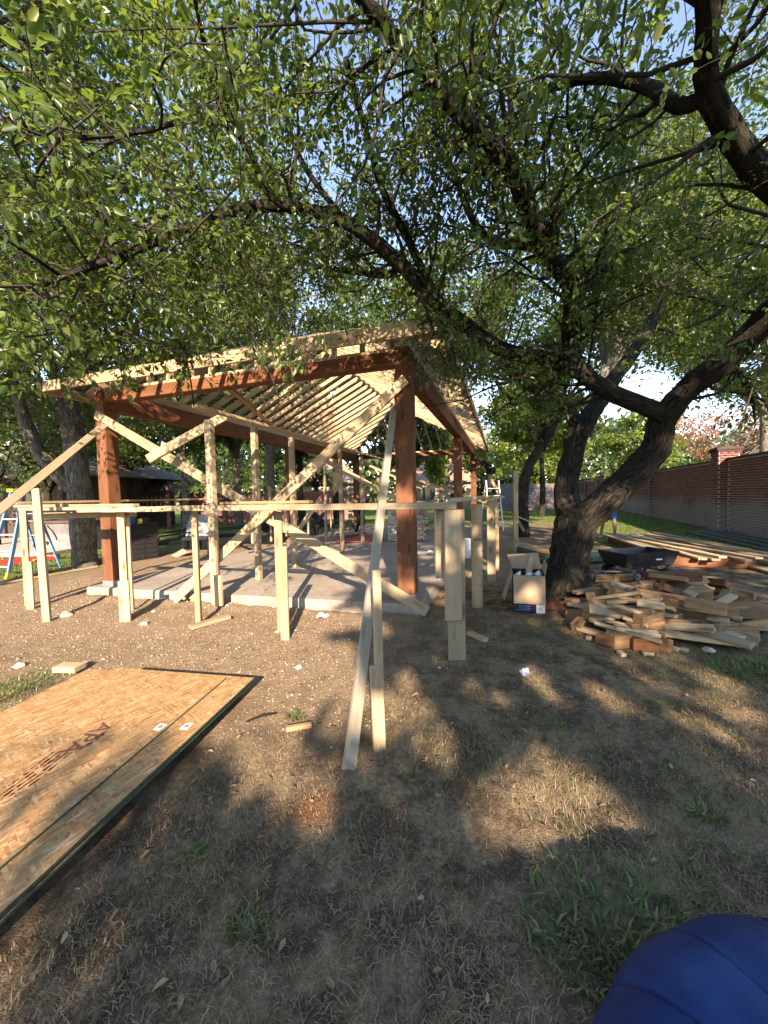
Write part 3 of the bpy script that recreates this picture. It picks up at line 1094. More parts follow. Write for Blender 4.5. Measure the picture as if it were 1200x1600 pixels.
fine = [(A2[0], A2[1], 0.30), (A2b[0], A2b[1], 0.1), (A2c[0], A2c[1], 0.1), (A2d[0], A2d[1], 0.12), (A2e[0], A2e[1], 0.12), (A2f[0], A2f[1], 0.12), (A1[0], A1[1], 0.28), (R1c[0], R1c[1], 0.1)]
sprays = [(q_[0], q_[1], 0.04) for q_ in (A2g, A2h, A2i, A2j, A2k, A2l, A2m, A1k, R1k)]
res0 = grow(sprays, rg, s2=0.06, l2=(0.18, 0.5), s3=0.07, l3=(0.12, 0.28), leaf=0.058, up2=0.0, minr=0.0035, keep=lambda p: p[0] ** 2 + p[1] ** 2 + (p[2] - 1.5) ** 2 > 1.3 and p[2] > 2.12)
res = grow(fine, rg, s2=0.10, l2=(0.6, 1.55), s3=0.105, l3=(0.22, 0.55), leaf=0.056, keep=keep_main, up2=0.12, nleaf=1.3)
coarse = [(A1d[0], A1d[1], 0.1), (A1e[0], A1e[1], 0.1), (L1[0], L1[1], 0.45), (L1a[0], L1a[1], 0.35), (R1[0], R1[1], 0.28), (R2[0], R2[1], 0.05), (A1[0], A1[1], 0.12)]
res2 = grow(coarse, rg, s2=0.14, l2=(0.8, 2.0), s3=0.13, l3=(0.3, 0.7), leaf=0.060, keep=keep_main, up2=0.15, nleaf=1.3)
res = tuple(tuple(np.concatenate(q_) for q_ in zip(*abc)) for abc in zip(res, res2, res0))
n_leaf = crown_parts(res, MT, M['leaf'], M['bark_dark'], rg)
print('main leaves', n_leaf)


# ------------------------------------------------------------------ trees further off
def far_tree(name, label, base, h, cc, cr, n_clump, n_leaf, leaf, leafm, barkm, tr, seed, group=None, lean=(0, 0), clump=0.8, trunk_pts=None, limbs=7, gap=0.35, wid=0.28, low=0.0, filt=None):
    rg = np.random.default_rng(seed)
    b = np.array([base[0], base[1], float(zg(base[0], base[1]))])
    T = thing(name, b, label, 'tree', group)
    cc = np.asarray(cc, float)
    cr = np.asarray(cr, float)
    u = unit(rg.normal(0, 1, (n_clump, 3)))
    rad = rg.uniform(0.25, 1.0, (n_clump, 1)) ** 0.6
    C = cc + u * rad * cr
    mb = MB()
    fork = b + np.array([lean[0], lean[1], max(1.6, (cc[2] - cr[2]) * 0.95 - b[2])])
    tp = trunk_pts if trunk_pts is not None else [b - [0, 0, 0.15], b + [0.03, 0, 0.25], b + (fork - b) * 0.5 + rg.normal(0, 0.06, 3), fork]
    fork = np.asarray(tp[-1], float)
    pts, rr = smooth_line(tp, list(np.linspace(tr * 1.25, tr * 0.8, len(tp))), 4)
    rr[0] = tr * 1.5
    mb.tube(pts, rr, 12, lump=0.06, seed=seed)
    order = rg.permutation(n_clump)[:limbs]
    for i in order:
        mid = fork + (C[i] - fork) * 0.45 + rg.normal(0, 0.12, 3) * cr * 0.5 + np.array([0, 0, 0.15 * cr[2]])
        pts, rr = smooth_line([fork - [0, 0, 0.15], mid, C[i]], [tr * 0.6, tr * 0.32, tr * 0.10], 5)
        mb.tube(pts, rr, 7, lump=0.05, seed=i)
        for k in range(3):
            j = rg.integers(0, n_clump)
            q = pts[6] if k else pts[8]
            p2, r2_ = smooth_line([q, q + (C[j] - q) * 0.5 + rg.normal(0, 0.15, 3), q + (C[j] - q) * 0.9], [tr * 0.22, tr * 0.12, tr * 0.05], 3)
            mb.tube(p2, r2_, 5, seed=k)
    mb.build('trunk', barkm, T, smooth=True)
    w = rg.uniform(0.4, 1.6, n_clump)
    which = rg.choice(n_clump, n_leaf, p=w / w.sum())
    cs = clump * rg.uniform(0.6, 1.3, n_clump)
    off = unit(rg.normal(0, 1, (n_leaf, 3))) * (rg.uniform(0.0, 1, (n_leaf, 1)) ** 0.5) * cs[which][:, None] * np.array([1, 1, 0.7])
    # lumpy hollows inside every clump so light and sky come through
    P = C[which] + off
    ph = rg.uniform(0, 6, 3)
    fld = np.sin(P[:, 0] * 4.1 / clump + ph[0]) * np.sin(P[:, 1] * 4.1 / clump + ph[1]) * np.sin(P[:, 2] * 4.7 / clump + ph[2])
    P = P[(fld > -gap) & (P[:, 2] > low)]
    k = len(P)
    D = unit(rg.normal(0, 1, (k, 3)) + np.array([0, 0, -0.25]))
    N = unit(rg.normal(0, 0.6, (k, 3)) + np.array([0, 0, 0.7]))
    L = leaf * rg.uniform(0.6, 1.3, k)
    if filt is not None:
        ok = filt(P) & filt(P + D * L[:, None] * 0.5) & filt(P + D * L[:, None])
        P, D, N, L = P[ok], D[ok], N[ok], L[ok]
        k = len(P)
    put('crown', leaf_mesh('crown', P, D, N, L, wid, rg.uniform(0, 1, k), True), leafm, T)
    return T


# tree behind the left front post, its leaning limb towards the house
b = gp(134, 884)
TL = far_tree('shade_tree', 'grey barked tree behind the left front cedar post', b, 9, (-7.0, 9.5, 6.0), (4.6, 3.6, 3.1), 75, 26000, 0.15, M['leaf_dark'], M['bark_grey'], 0.235, 21,
              trunk_pts=[b - [0, 0, 0.1], b + [0.0, 0, 0.3], at(126, 780, 8.6), at(118, 710, 8.65), at(105, 620, 8.8)], clump=1.0, low=2.1)
mb = MB()
pts, rr = smooth_line([at(122, 770, 8.62), at(95, 745, 8.5), at(66, 712, 8.4), at(40, 660, 8.3), at(20, 590, 8.2)], [0.17, 0.155, 0.14, 0.12, 0.08], 4)
mb.tube(pts, rr, 10, lump=0.05)
mb.build('limb', M['bark_grey'], TL, smooth=True)
# tree seen between the stakes and the big trunk
b3 = gp(818, 838)
far_tree('slender_tree', 'slender crooked dark tree left of the big trunk', b3, 8, (5.2, 13.6, 6.3), (3.6, 3.0, 2.9), 50, 15000, 0.15, M['leaf'], M['bark_dark'], 0.17, 22,
         trunk_pts=[b3 - [0, 0, 0.1], b3 + [0, 0, 0.4], at(817, 770, 12.8), at(828, 725, 12.8), at(848, 695, 12.8)], limbs=8, low=3.4)
# off to the left beside the viewer: lets its limbs hang in over the top left
far_tree('overhanging_tree', 'leafy tree left of the photograph whose limbs hang over the top left', (-7.6, 2.6), 9, (-5.4, 4.6, 6.4), (4.4, 3.6, 2.9), 150, 110000, 0.080, M['leaf'], M['bark_grey'], 0.24, 23,
         trunk_pts=[np.array([-7.6, 2.6, -0.15]), np.array([-7.6, 2.7, 1.2]), np.array([-7.2, 3.0, 2.8])], clump=0.75, limbs=14, low=2.9)
rows = [
    # x, y, height, crown radius, leaf material, bark, trunk radius, label
    (-13.4, 20.0, 8.5, 3.4, 'leaf', 'bark_dark', 0.20, 'dark trunked tree above the play house roof'),
    (-10.0, 19.0, 9.0, 3.4, 'leaf', 'bark_grey', 0.18, 'leafy tree right of the play house, before the red fence'),
    (-8.1, 21.0, 9.5, 3.6, 'leaf_dark', 'bark_grey', 0.20, 'tall pale trunked tree behind the second shoring prop'),
    (-4.6, 21.0, 8.5, 3.2, 'leaf_dark', 'bark_dark', 0.19, 'dark forked tree behind the centre of the pavilion'),
    (-2.5, 20.0, 9.0, 3.2, 'leaf_dark', 'bark_dark', 0.20, 'dark tree behind the rear props of the pavilion'),
    (-18.5, 24.0, 9.5, 4.2, 'leaf', 'bark_dark', 0.22, 'broad tree standing behind the house at far left'),
    (1.8, 25.0, 9.5, 4.0, 'leaf_dark', 'bark_dark', 0.20, 'dark tree seen under the rear hip of the roof'),
    (9.4, 22.5, 8.5, 3.2, 'leaf_bright', 'bark_dark', 0.16, 'bright green tree behind the slender crooked tree'),
    (13.4, 33.0, 8.8, 4.2, 'leaf_bright', 'bark_dark', 0.18, 'yellow green tree filling the gap left of the big trunk'),
    (22.6, 33.0, 8.2, 3.8, 'leaf_bright', 'bark_grey', 0.18, 'yellow green tree rising behind the brick wall'),
    (5.0, 33.0, 9.0, 4.2, 'leaf_bright', 'bark_dark', 0.18, 'pale green tree far behind the right rear post'),
    (17.0, 46.0, 10.0, 5.0, 'leaf_bright', 'bark_dark', 0.2, 'distant green tree beyond the far end of the wall'),
    (-6.0, 34.0, 10.0, 5.0, 'leaf', 'bark_dark', 0.2, 'distant green tree behind the red fence'),
    (-15.0, 36.0, 10.0, 5.5, 'leaf', 'bark_dark', 0.2, 'distant wide green tree far behind the play house'),
    (10.5, 10.5, 10.0, 3.6, 'leaf', 'bark_grey', 0.20, ''),
]
for i, (x, y, h, r, lm, bk, tr, lab) in enumerate(rows):
    if not lab:
        continue
    cz = h - r * 0.72
    far_tree('background_tree', lab, (x, y), h, (x, y, cz), (r, r, r * 0.80), 42, 9500, 0.22 + 0.004 * y, M[lm], M[bk], tr, 40 + i, 'trees behind the pavilion', clump=1.05, limbs=8, low=2.2 if y < 30 else 1.0)
far_tree('background_tree', 'dense dark small tree between the house and the left trunk', (-11.2, 12.6), 5, (-11.2, 12.6, 3.9), (2.4, 1.8, 1.9), 36, 9000, 0.16, M['leaf_dark'], M['bark_dark'], 0.12, 61, 'trees behind the pavilion', clump=0.8, low=1.7)
far_tree('background_tree', 'dense dark tree hiding the house roof at the left edge', (-14.0, 13.5), 6, (-14.2, 13.3, 4.3), (2.8, 2.0, 2.3), 40, 11000, 0.17, M['leaf_dark'], M['bark_dark'], 0.14, 62, 'trees behind the pavilion', clump=0.9, low=1.8)
# red twiggy trees beyond the wall
far_tree('red_leaved_tree', 'rusty red leaved tree behind the nearest brick pillar', (21.5, 23.5), 7, (21.8, 23.5, 4.9), (3.6, 3.0, 2.3), 46, 8000, 0.16, M['leaf_red'], M['bark_grey'], 0.14, 71, clump=0.9, limbs=16, gap=0.1, low=1.6)
far_tree('red_leaved_tree', 'rusty red tree behind the brick wall at the right edge', (25.5, 20.5), 7, (25.5, 20.5, 5.2), (3.4, 3.0, 2.4), 40, 7000, 0.16, M['leaf_red'], M['bark_grey'], 0.14, 72, clump=0.9, limbs=16, gap=0.1, low=1.6)
# tall tree closing the upper right behind the limbs
far_tree('tall_tree', 'tall grey limbed tree behind the big tree at upper right', (15.6, 15.5), 11, (11.5, 12.5, 8.2), (5.2, 4.0, 3.3), 110, 60000, 0.125, M['leaf'], M['bark_grey'], 0.22, 73, clump=1.0, limbs=16, low=4.2)

far_tree('background_tree', 'tall tree whose crown rises behind the middle of the roof', (1.5, 18.6), 12, (1.4, 17.0, 8.8), (4.4, 3.2, 3.2), 70, 30000, 0.17, M['leaf'], M['bark_dark'], 0.2, 74, 'trees behind the pavilion', clump=1.05, limbs=12, low=5.2)
far_tree('background_tree', 'tall tree whose crown rises behind the left slope of the roof', (-4.6, 15.6), 12, (-4.2, 14.8, 8.2), (4.6, 3.2, 3.2), 70, 30000, 0.16, M['leaf_dark'], M['bark_grey'], 0.2, 75, 'trees behind the pavilion', clump=1.05, limbs=12, low=4.2)
far_tree('background_tree', 'leaning grey tree just behind the fork of the big tree', (4.55, 9.3), 10, (6.8, 9.6, 7.6), (4.0, 2.6, 2.7), 80, 40000, 0.12, M['leaf'], M['bark_grey'], 0.13, 76, 'trees behind the pavilion', clump=0.9, limbs=14, low=4.4,
         trunk_pts=[np.array([4.55, 9.3, -0.1]), np.array([4.6, 9.3, 1.4]), np.array([5.0, 9.4, 3.2]), np.array([5.6, 9.5, 4.6])])

# ------------------------------------------------------------------ trees behind the viewer that shade the foreground


def vnoise(x, y, cell, seed):
    g = np.random.default_rng(seed).uniform(0, 1, (256, 256))
    u, w = x / cell, y / cell
    i, j = np.floor(u).astype(int), np.floor(w).astype(int)
    fx, fy = u - i, w - j
    fx, fy = fx * fx * (3 - 2 * fx), fy * fy * (3 - 2 * fy)
    a = g[j % 256, i % 256] * (1 - fx) + g[j % 256, (i + 1) % 256] * fx
    b = g[(j + 1) % 256, i % 256] * (1 - fx) + g[(j + 1) % 256, (i + 1) % 256] * fx
    return a * (1 - fy) + b * fy


openings = []      # holes in the leaf roof of the trees behind the viewer: (x, y, rx, ry) of the light they let through to the ground
for (px_, py_, rx, ry) in ((790, 1282, 62, 26), (860, 1262, 75, 30), (930, 1290, 70, 22), (880, 1215, 55, 30), (810, 1235, 40, 16), (985, 1300, 40, 10), (690, 1165, 40, 26), (640, 1065, 34, 14),
                           (860, 1085, 38, 20), (800, 1095, 50, 10), (1120, 1140, 34, 22), (1180, 1120, 30, 14), (690, 1035, 30, 8), (575, 1090, 34, 16), (480, 1256, 45, 16), (350, 1150, 50, 26),
                           (420, 1215, 40, 14), (530, 1130, 34, 18), (870, 1045, 26, 8), (740, 1075, 34, 12), (1010, 1150, 20, 8)):
    g_ = gp(px_, py_)
    openings.append((g_[0], g_[1], rx / FPX * g_[1] - (0.0 if py_ > 1200 else 0.05), ry * g_[1] ** 2 / (FPX * EYE) + (0.04 if py_ > 1200 else -0.02)))
openings.append((6.0, 8.6, 0.9, 1.5))


def leaf_roof(P):
    t = P[:, 2] / SUN_DIR.z
    X, Y = P[:, 0] - SUN_DIR.x * t, P[:, 1] - SUN_DIR.y * t
    warp = (vnoise(X, Y, 0.13, 5) - 0.5) * 0.55
    keep = np.ones(len(P), bool)
    for (ox, oy, rx, ry) in openings:
        keep &= ((X - ox) / rx) ** 2 + ((Y - oy) / ry) ** 2 > 1.0 + warp * 2
    # the sunny side of the yard: no leaves of these trees stand before the sun there
    edge = -0.15 + (vnoise(X, Y, 0.5, 9) - 0.5) * 1.2 + (vnoise(X, Y, 0.17, 10) - 0.5) * 0.6
    sunny = (X < edge - 0.35) & (Y > 2.15 + (vnoise(X, Y, 0.45, 11) - 0.5) * 1.1 - 0.12 * (X + 1)) & (Y < 5.2)
    sunny |= (X < edge - 0.4 - 0.30 * (Y - 5)) & (Y >= 5.2)
    keep &= ~sunny
    dap = 0.5 * vnoise(X, Y, 0.42, 12) + 0.5 * vnoise(X, Y, 0.20, 13)
    lim = np.where(Y < 1.6, 0.82, np.where(Y < 5.5, np.where(X > 1.0, 0.75, 0.745), np.where(X > 1.4, 0.66, 0.58)))
    keep &= dap < lim
    return keep


far_tree('shading_tree', 'large tree behind the viewer shading the right half of the yard', (4.2, -9.5), 12, (4.4, -8.6, 6.4), (5.8, 2.8, 5.6), 130, 120000, 0.18, M['leaf'], M['bark_dark'], 0.25, 81, clump=1.2, gap=2, filt=leaf_roof, limbs=2)
far_tree('shading_tree', 'low spreading tree behind the viewer shading the near grass', (-2.6, -6.6), 4, (-1.5, -6.2, 1.55), (6.4, 1.5, 1.35), 110, 70000, 0.15, M['leaf'], M['bark_dark'], 0.12, 82, clump=0.7, gap=2, filt=leaf_roof, limbs=3)


# ------------------------------------------------------------------ brick wall with pillars on the right
m, nt, b = new_mat('brick_red')
geo = nt.nodes.new('ShaderNodeNewGeometry')
pos = geo.outputs['Position']
oi = nt.nodes.new('ShaderNodeObjectInfo')
ra = nd(nt, 'ShaderNodeAttribute', attribute_name='rnd')
add = nd(nt, 'ShaderNodeMath', operation='ADD')
nt.links.new(oi.outputs['Random'], add.inputs[0])
nt.links.new(ra.outputs['Fac'], add.inputs[1])
fr = nd(nt, 'ShaderNodeMath', operation='FRACT')
nt.links.new(add.outputs[0], fr.inputs[0])
c = ramp(nt, fr.outputs[0], [(0.0, (0.15, 0.040, 0.032)), (0.5, (0.24, 0.064, 0.048)), (1.0, (0.34, 0.10, 0.072))])
c = mixc(nt, ramp(nt, noise(nt, pos, 30, 4), [(0.4, 0.0), (0.8, 0.4)]), c, (0.09, 0.04, 0.04))
# mineral bloom left by sprinklers on the lower courses
sep = nt.nodes.new('ShaderNodeSeparateXYZ')
nt.links.new(pos, sep.inputs[0])
hb = nd(nt, 'ShaderNodeMath', operation='MULTIPLY_ADD')
nt.links.new(noise(nt, pos, 0.55, 5), hb.inputs[0])
hb.inputs[1].default_value = -3.2
nt.links.new(sep.outputs['Z'], hb.inputs[2])
stain = ramp(nt, hb.outputs[0], [(0.0, 0.72), (0.5, 0.0)])
stain_n = nt.nodes[-1]
c = mixc(nt, stain, c, (0.34, 0.29, 0.275))
nt.links.new(c, b.inputs['Base Color'])
b.inputs['Roughness'].default_value = 0.9
bump(nt, b, noise(nt, pos, 60, 3), 0.3, 0.005)
# ramp input is clamped to 0..1: shift the bloom so that it ends about 1.4 m up
hb.inputs[1].default_value = -1.55
M['brick'] = m
M['mortar'] = plain('mortar', (0.56, 0.51, 0.48), 0.95, var=0.2, scale=9)
M['coping'] = plain('dark_coping', (0.075, 0.045, 0.042), 0.9, var=0.3, scale=8)
P1 = gp(1128, 829)[:2]
P2 = gp(1020, 808)[:2]
wd = (P2 - P1) / np.linalg.norm(P2 - P1)
wn_ = np.array([-wd[1], wd[0]])
BAY = 8.05
wall_o = P1
BW = thing('brick_wall', (P1[0], P1[1], 0), 'long red brick wall with square capped pillars along the right side of the lawn', 'wall')
BL, BH, CO, DEP = 0.215, 0.066, 0.0840, 0.030
WT = 2.48


def wpt(s, d, z):
    q = wall_o + wd * s - wn_ * (-d)
    return np.array([q[0], q[1], z])


WF = frame((0, 0, 0), (wd[0], wd[1], 0), (0, 0, 1))


def wall_mat(s, d, z):
    p = wpt(s, d, z)
    f = WF.copy()
    f.translation = Vector([float(c_) for c_ in p])
    return f


bay_list = [(-8.05 + 0.32, -0.32), (0.32, 8.05 - 0.32), (8.05 + 0.32, 16.1 - 0.32), (16.1 + 0.32, 24.15 - 0.32), (24.15 + 0.32, 40.0)]
pos_l = []
for (s0, s1) in bay_list:
    mbw = MB()
    L = s1 - s0
    mbw.box((0, 0, 0), (L, 0.2, WT))
    mbw.build('mortar_core', M['mortar'], BW, wall_mat((s0 + s1) / 2, -0.11, WT / 2))
    mbw = MB()
    mbw.box((0, 0, 0), (L - 0.01, 0.30, 0.07))
    mbw.build('coping', M['coping'], BW, wall_mat((s0 + s1) / 2, -0.10, WT + 0.036), bevel=0.006)
    nc = int(WT / CO)
    for k in range(nc):
        s = s0 + (0.0 if k % 2 else BL * 0.5) + 0.005
        while s + BL < s1:
            pos_l.append((s + BL / 2, k * CO + BH / 2 + 0.008, BL))
            s += BL + 0.011
pos_l = np.array(pos_l)
# the 300 that show largest are pieces of their own
wp = np.array([wpt(s, 0, z) for s, z, _ in pos_l])
q = wp - _c
dep = q @ _f
px = CX + FPX * (q @ _r) / np.maximum(dep, 0.01)
inview = (dep > 1) & (px < 1195)
order = np.argsort(np.where(inview, dep, 1e9))[:300]
single = np.zeros(len(pos_l), bool)
single[order] = True
_, bmesh0 = box_mesh(BL, DEP, BH, 0.004)
brick_me = bmesh0.copy()
brick_me.materials.append(M['brick'])
r4 = np.random.default_rng(5)
for i in order:
    s, z, _ = pos_l[i]
    put('brick', brick_me, M['brick'], BW, wall_mat(s, float(r4.uniform(-0.004, 0.004)), z))
V, F, R = [], [], []
cube = np.array([(-1, -1, -1), (1, -1, -1), (1, 1, -1), (-1, 1, -1), (-1, -1, 1), (1, -1, 1), (1, 1, 1), (-1, 1, 1)], float) * 0.5
cf = np.array([(3, 2, 1, 0), (4, 5, 6, 7), (0, 1, 5, 4), (1, 2, 6, 5), (2, 3, 7, 6), (3, 0, 4, 7)])
Rm = np.array([[wd[0], wd[1], 0], [-wd[1], wd[0], 0], [0, 0, 1.0]])
k = 0
for i in np.where(~single)[0]:
    s, z, _ = pos_l[i]
    V.append((cube * [BL, DEP, BH]) @ Rm + wpt(s, float(r4.uniform(-0.004, 0.004)), z))
    F.append(cf + k)
    R.append(np.full(8, r4.uniform()))
    k += 8
# pillars: brick courses round a core, dark cap
PWD = 0.62
for ip in range(-1, 5):
    s = ip * BAY
    mbw = MB()
    mbw.box((0, 0, 0), (PWD - 0.05, PWD - 0.05, 2.78))
    pil = mbw.build('pillar', M['mortar'], BW, wall_mat(s, -0.05, 1.39))
    mbw = MB()
    mbw.box((0, 0, 0.0), (PWD + 0.06, PWD + 0.06, 0.06))
    mbw.box((0, 0, 0.0555), (PWD + 0.14, PWD + 0.14, 0.05))
    mbw.box((0, 0, 0.106), (PWD + 0.02, PWD + 0.02, 0.05))
    mbw.build('pillar_cap', M['coping'], pil, wall_mat(s, -0.05, 2.81), bevel=0.006)
    for c_ in range(int(2.78 / CO)):
        z = c_ * CO + BH / 2 + 0.008
        for side in range(4):
            ang = side * PI / 2
            ca, sa = math.cos(ang), math.sin(ang)
            for j in range(3):
                u = (j - 1) * 0.205 + (0.05 if (c_ + side) % 2 else -0.05)
                lx = 0.193
                if abs(u) + lx / 2 > PWD / 2:
                    over = abs(u) + lx / 2 - PWD / 2
                    lx -= over
                    u -= math.copysign(over / 2, u)
                cb = cube * [lx, DEP, BH] + [u, -(PWD / 2 - 0.018), 0]
                cb = np.stack([cb[:, 0] * ca - cb[:, 1] * sa, cb[:, 0] * sa + cb[:, 1] * ca, cb[:, 2]], 1)
                V.append(cb @ Rm + wpt(s, -0.05, z))
                F.append(cf + k)
                R.append(np.full(8, r4.uniform()))
                k += 8
o = put('brickwork', np_mesh('brickwork', np.concatenate(V), np.concatenate(F), rnd=np.concatenate(R)), M['brick'], BW)
o['kind'] = 'stuff'

# white pipe marker standing at the wall foot
pm = gp(990, 802)
mb = MB()
mb.tube([(pm[0], pm[1], -0.1), (pm[0], pm[1], 0.62), (pm[0], pm[1], 0.66)], [0.045, 0.045, 0.03], 10)
tag(mb.build('marker_pipe', plain('white_plastic', (0.75, 0.75, 0.73), 0.5, var=0.05)), 'short white pipe standing at the foot of the brick wall', 'pipe')


# ------------------------------------------------------------------ fences and houses in the distance
def slat_fence(name, label, p0, p1, h, mat, w=0.14, posts=2.4):
    p0, p1 = np.array(p0, float), np.array(p1, float)
    L = np.linalg.norm(p1 - p0)
    d = (p1 - p0) / L
    T = thing(name, (p0[0], p0[1], -0.1), label, 'fence')
    n = int(L / (w + 0.006))
    _, me0 = box_mesh(w, 0.02, h, 0.0)
    me_ = me0.copy()
    me_.materials.append(mat)
    rr = np.random.default_rng(len(label))
    for i in range(n):
        q = p0 + d * (i + 0.5) * (w + 0.006)
        f = frame((q[0], q[1], -0.1 + h / 2 + rr.uniform(-0.012, 0.012)), (d[0], d[1], 0), (0, 0, 1))
        put('picket', me_, mat, T, f)
    for z in (0.35, h - 0.45):
        board('fence_rail', (p0[0] + d[1] * 0.04, p0[1] - d[0] * 0.04, z), (p1[0] + d[1] * 0.04, p1[1] - d[0] * 0.04, z), 0.04, 0.09, mat, T)
    return T


M['red_fence'] = plain('red_stained_wood', (0.30, 0.135, 0.115), 0.85, var=0.3, scale=5)
M['grey_fence'] = plain('grey_fence_wood', (0.15, 0.125, 0.12), 0.9, var=0.3, scale=5)
slat_fence('picket_fence', 'weathered red board fence behind the covered chair and loungers', (-13.2, 24.5), (-2.2, 25.5), 1.95, M['red_fence'], w=0.24)
slat_fence('picket_fence', 'dark grey board fence seen beside the slender crooked tree', (9.6, 31.0), (16.5, 33.0), 2.3, M['grey_fence'], w=0.24)
slat_fence('picket_fence', 'red brown fence behind the play house at left', (-25.0, 23.0), (-13.4, 24.4), 1.9, M['red_fence'], w=0.24)


def house(name, label, x0, x1, y, dep, h, roof_h, wallm, roofm, win=(), over=0.6):
    T = thing(name, ((x0 + x1) / 2, y, -0.1), label, 'house')
    mb = MB()
    mb.box(((x0 + x1) / 2, y + dep / 2, h / 2 - 0.1), (x1 - x0, dep, h))
    mb.build('wall', wallm, T)
    mb = MB()
    a, b_, c_, d_ = x0 - over, x1 + over, y - over, y + dep + over
    ins = min(dep / 2 + over, (x1 - x0) / 2)
    mb.add([(a, c_, h - 0.1), (b_, c_, h - 0.1), (b_, d_, h - 0.1), (a, d_, h - 0.1), (a + ins, (c_ + d_) / 2, h + roof_h), (b_ - ins, (c_ + d_) / 2, h + roof_h)],
           [(0, 1, 5, 4), (1, 2, 5), (2, 3, 4, 5), (3, 0, 4), (3, 2, 1, 0)])
    rf = mb.build('roof', roofm, T)
    mb = MB()
    mb.box(((a + b_) / 2, c_ - 0.016, h - 0.19), (b_ - a, 0.03, 0.2))
    mb.build('gutter', M['trim_white'], rf)
    for (wx, wz, ww, wh) in win:
        mb = MB()
        mb.box((wx, y - 0.02, wz), (ww, 0.05, wh))
        w_ = mb.build('window', M['trim_white'], T)
        mb = MB()
        for sx in (-1, 1):
            mb.box((wx + sx * ww * 0.24, y - 0.05, wz), (ww * 0.42, 0.02, wh * 0.88))
        mb.build('pane', M['glass_dark'], w_)
    return T


M['trim_white'] = plain('trim_paint', (0.16, 0.14, 0.12), 0.6, var=0.08)
M['glass_dark'] = plain('window_glass', (0.02, 0.025, 0.03), 0.08, var=0.1, spec=0.8, bmp=0.0)
M['house_brown'] = plain('brown_siding', (0.075, 0.05, 0.038), 0.9, var=0.3, scale=3)
M['shingle'] = plain('grey_shingle', (0.17, 0.155, 0.14), 0.9, var=0.3, scale=10)
M['clay_tile'] = plain('clay_roof_tile', (0.36, 0.20, 0.135), 0.9, var=0.3, scale=6)
M['house_pale'] = plain('pale_stucco', (0.42, 0.33, 0.27), 0.9, var=0.12, scale=3)
hs = house('dark_house', 'dark brown house with deep porch at the left edge behind the ladder', -30.0, -13.4, 16.2, 8.0, 2.75, 2.2, M['house_brown'], M['shingle'],
           [(-15.0, 1.3, 1.5, 1.3), (-18.5, 1.3, 1.6, 1.3)], over=1.1)
for x in (-13.0, -16.2, -19.4):
    mb = MB()
    mb.box((x, 15.3, 1.25), (0.14, 0.14, 2.66))
    mb.box((x, 15.3, 0.02), (0.22, 0.22, 0.2))
    mb.build('porch_post', M['house_brown'], hs)
house('pale_house', 'pale house with clay tiled roof far behind the right rear posts', 3.2, 9.5, 40.0, 8.0, 3.0, 3.2, M['house_pale'], M['clay_tile'], [(4.6, 1.6, 1.6, 1.4), (7.8, 1.6, 1.6, 1.4)])
house('pale_house', 'low tiled house far behind the props in the middle', -9.5, -2.5, 44.0, 8.0, 3.2, 3.0, M['house_pale'], M['clay_tile'], [(-7.6, 1.6, 1.6, 1.4), (-4.2, 1.6, 1.6, 1.4)])

# play house with sloped roof and slide frame
ph = at(250, 790, 22.0)
PH = thing('play_house', (ph[0], ph[1], -0.1), 'red wooden play house with brown pitched roof and swing beam', 'play house')
x0, y0 = ph[0], ph[1]
for dx in (-1.0, 1.0):
    for dy in (-0.9, 0.9):
        board('post', (x0 + dx, y0 + dy, -0.1), (x0 + dx, y0 + dy, 2.2), 0.12, 0.12, M['red_fence'], PH)
mb = MB()
mb.box((x0, y0, 1.0), (2.0, 1.8, 0.08))
mb.build('deck', M['red_fence'], PH)
for i in range(8):
    board('slat', (x0 - 0.9 + i * 0.25, y0 - 0.93, 1.05), (x0 - 0.9 + i * 0.25, y0 - 0.93, 1.65), 0.1, 0.03, M['red_fence'], PH)
mb = MB()
mb.add([(x0 - 1.3, y0 - 1.2, 1.95), (x0 + 1.3, y0 - 1.2, 1.95), (x0 + 1.3, y0 + 1.2, 1.95), (x0 - 1.3, y0 + 1.2, 1.95), (x0 - 0.9, y0, 2.65), (x0 + 0.5, y0, 2.65)],
       [(0, 1, 5, 4), (1, 2, 5), (2, 3, 4, 5), (3, 0, 4), (3, 2, 1, 0)])
mb.build('roof', M['house_brown'], PH)
board('swing_beam', (x0 + 1.0, y0, 1.5), (x0 + 3.6, y0, 1.45), 0.12, 0.12, M['red_fence'], PH)
for sgn in (-1, 1):
    board('swing_leg', (x0 + 3.5, y0 + sgn * 0.9, -0.1), (x0 + 3.4, y0, 1.4), 0.1, 0.1, M['red_fence'], PH)

# far wood closing the view
rg = np.random.default_rng(91)
n = 60000
xs = rg.uniform(-110, 110, n)
ys = 62 + rg.normal(0, 4, n) + 0.0008 * xs ** 2 * 0
top = 9.5 + 2.2 * np.sin(xs * 0.21) + 1.6 * np.sin(xs * 0.53 + 1) + 0.8 * np.sin(xs * 1.3)
zs = rg.uniform(0, 1, n) ** 0.8 * top
P = np.stack([xs, ys, zs], 1)
o = put('distant_wood', leaf_mesh('distant_wood', P, unit(rg.normal(0, 1, (n, 3))), unit(rg.normal(0, 1, (n, 3))), 0.9 * rg.uniform(0.6, 1.4, n), 0.35, rg.uniform(0, 1, n), True), M['leaf_dark'])
tag(o, 'far off wood of dark green trees on the horizon', 'wood', kind='stuff')


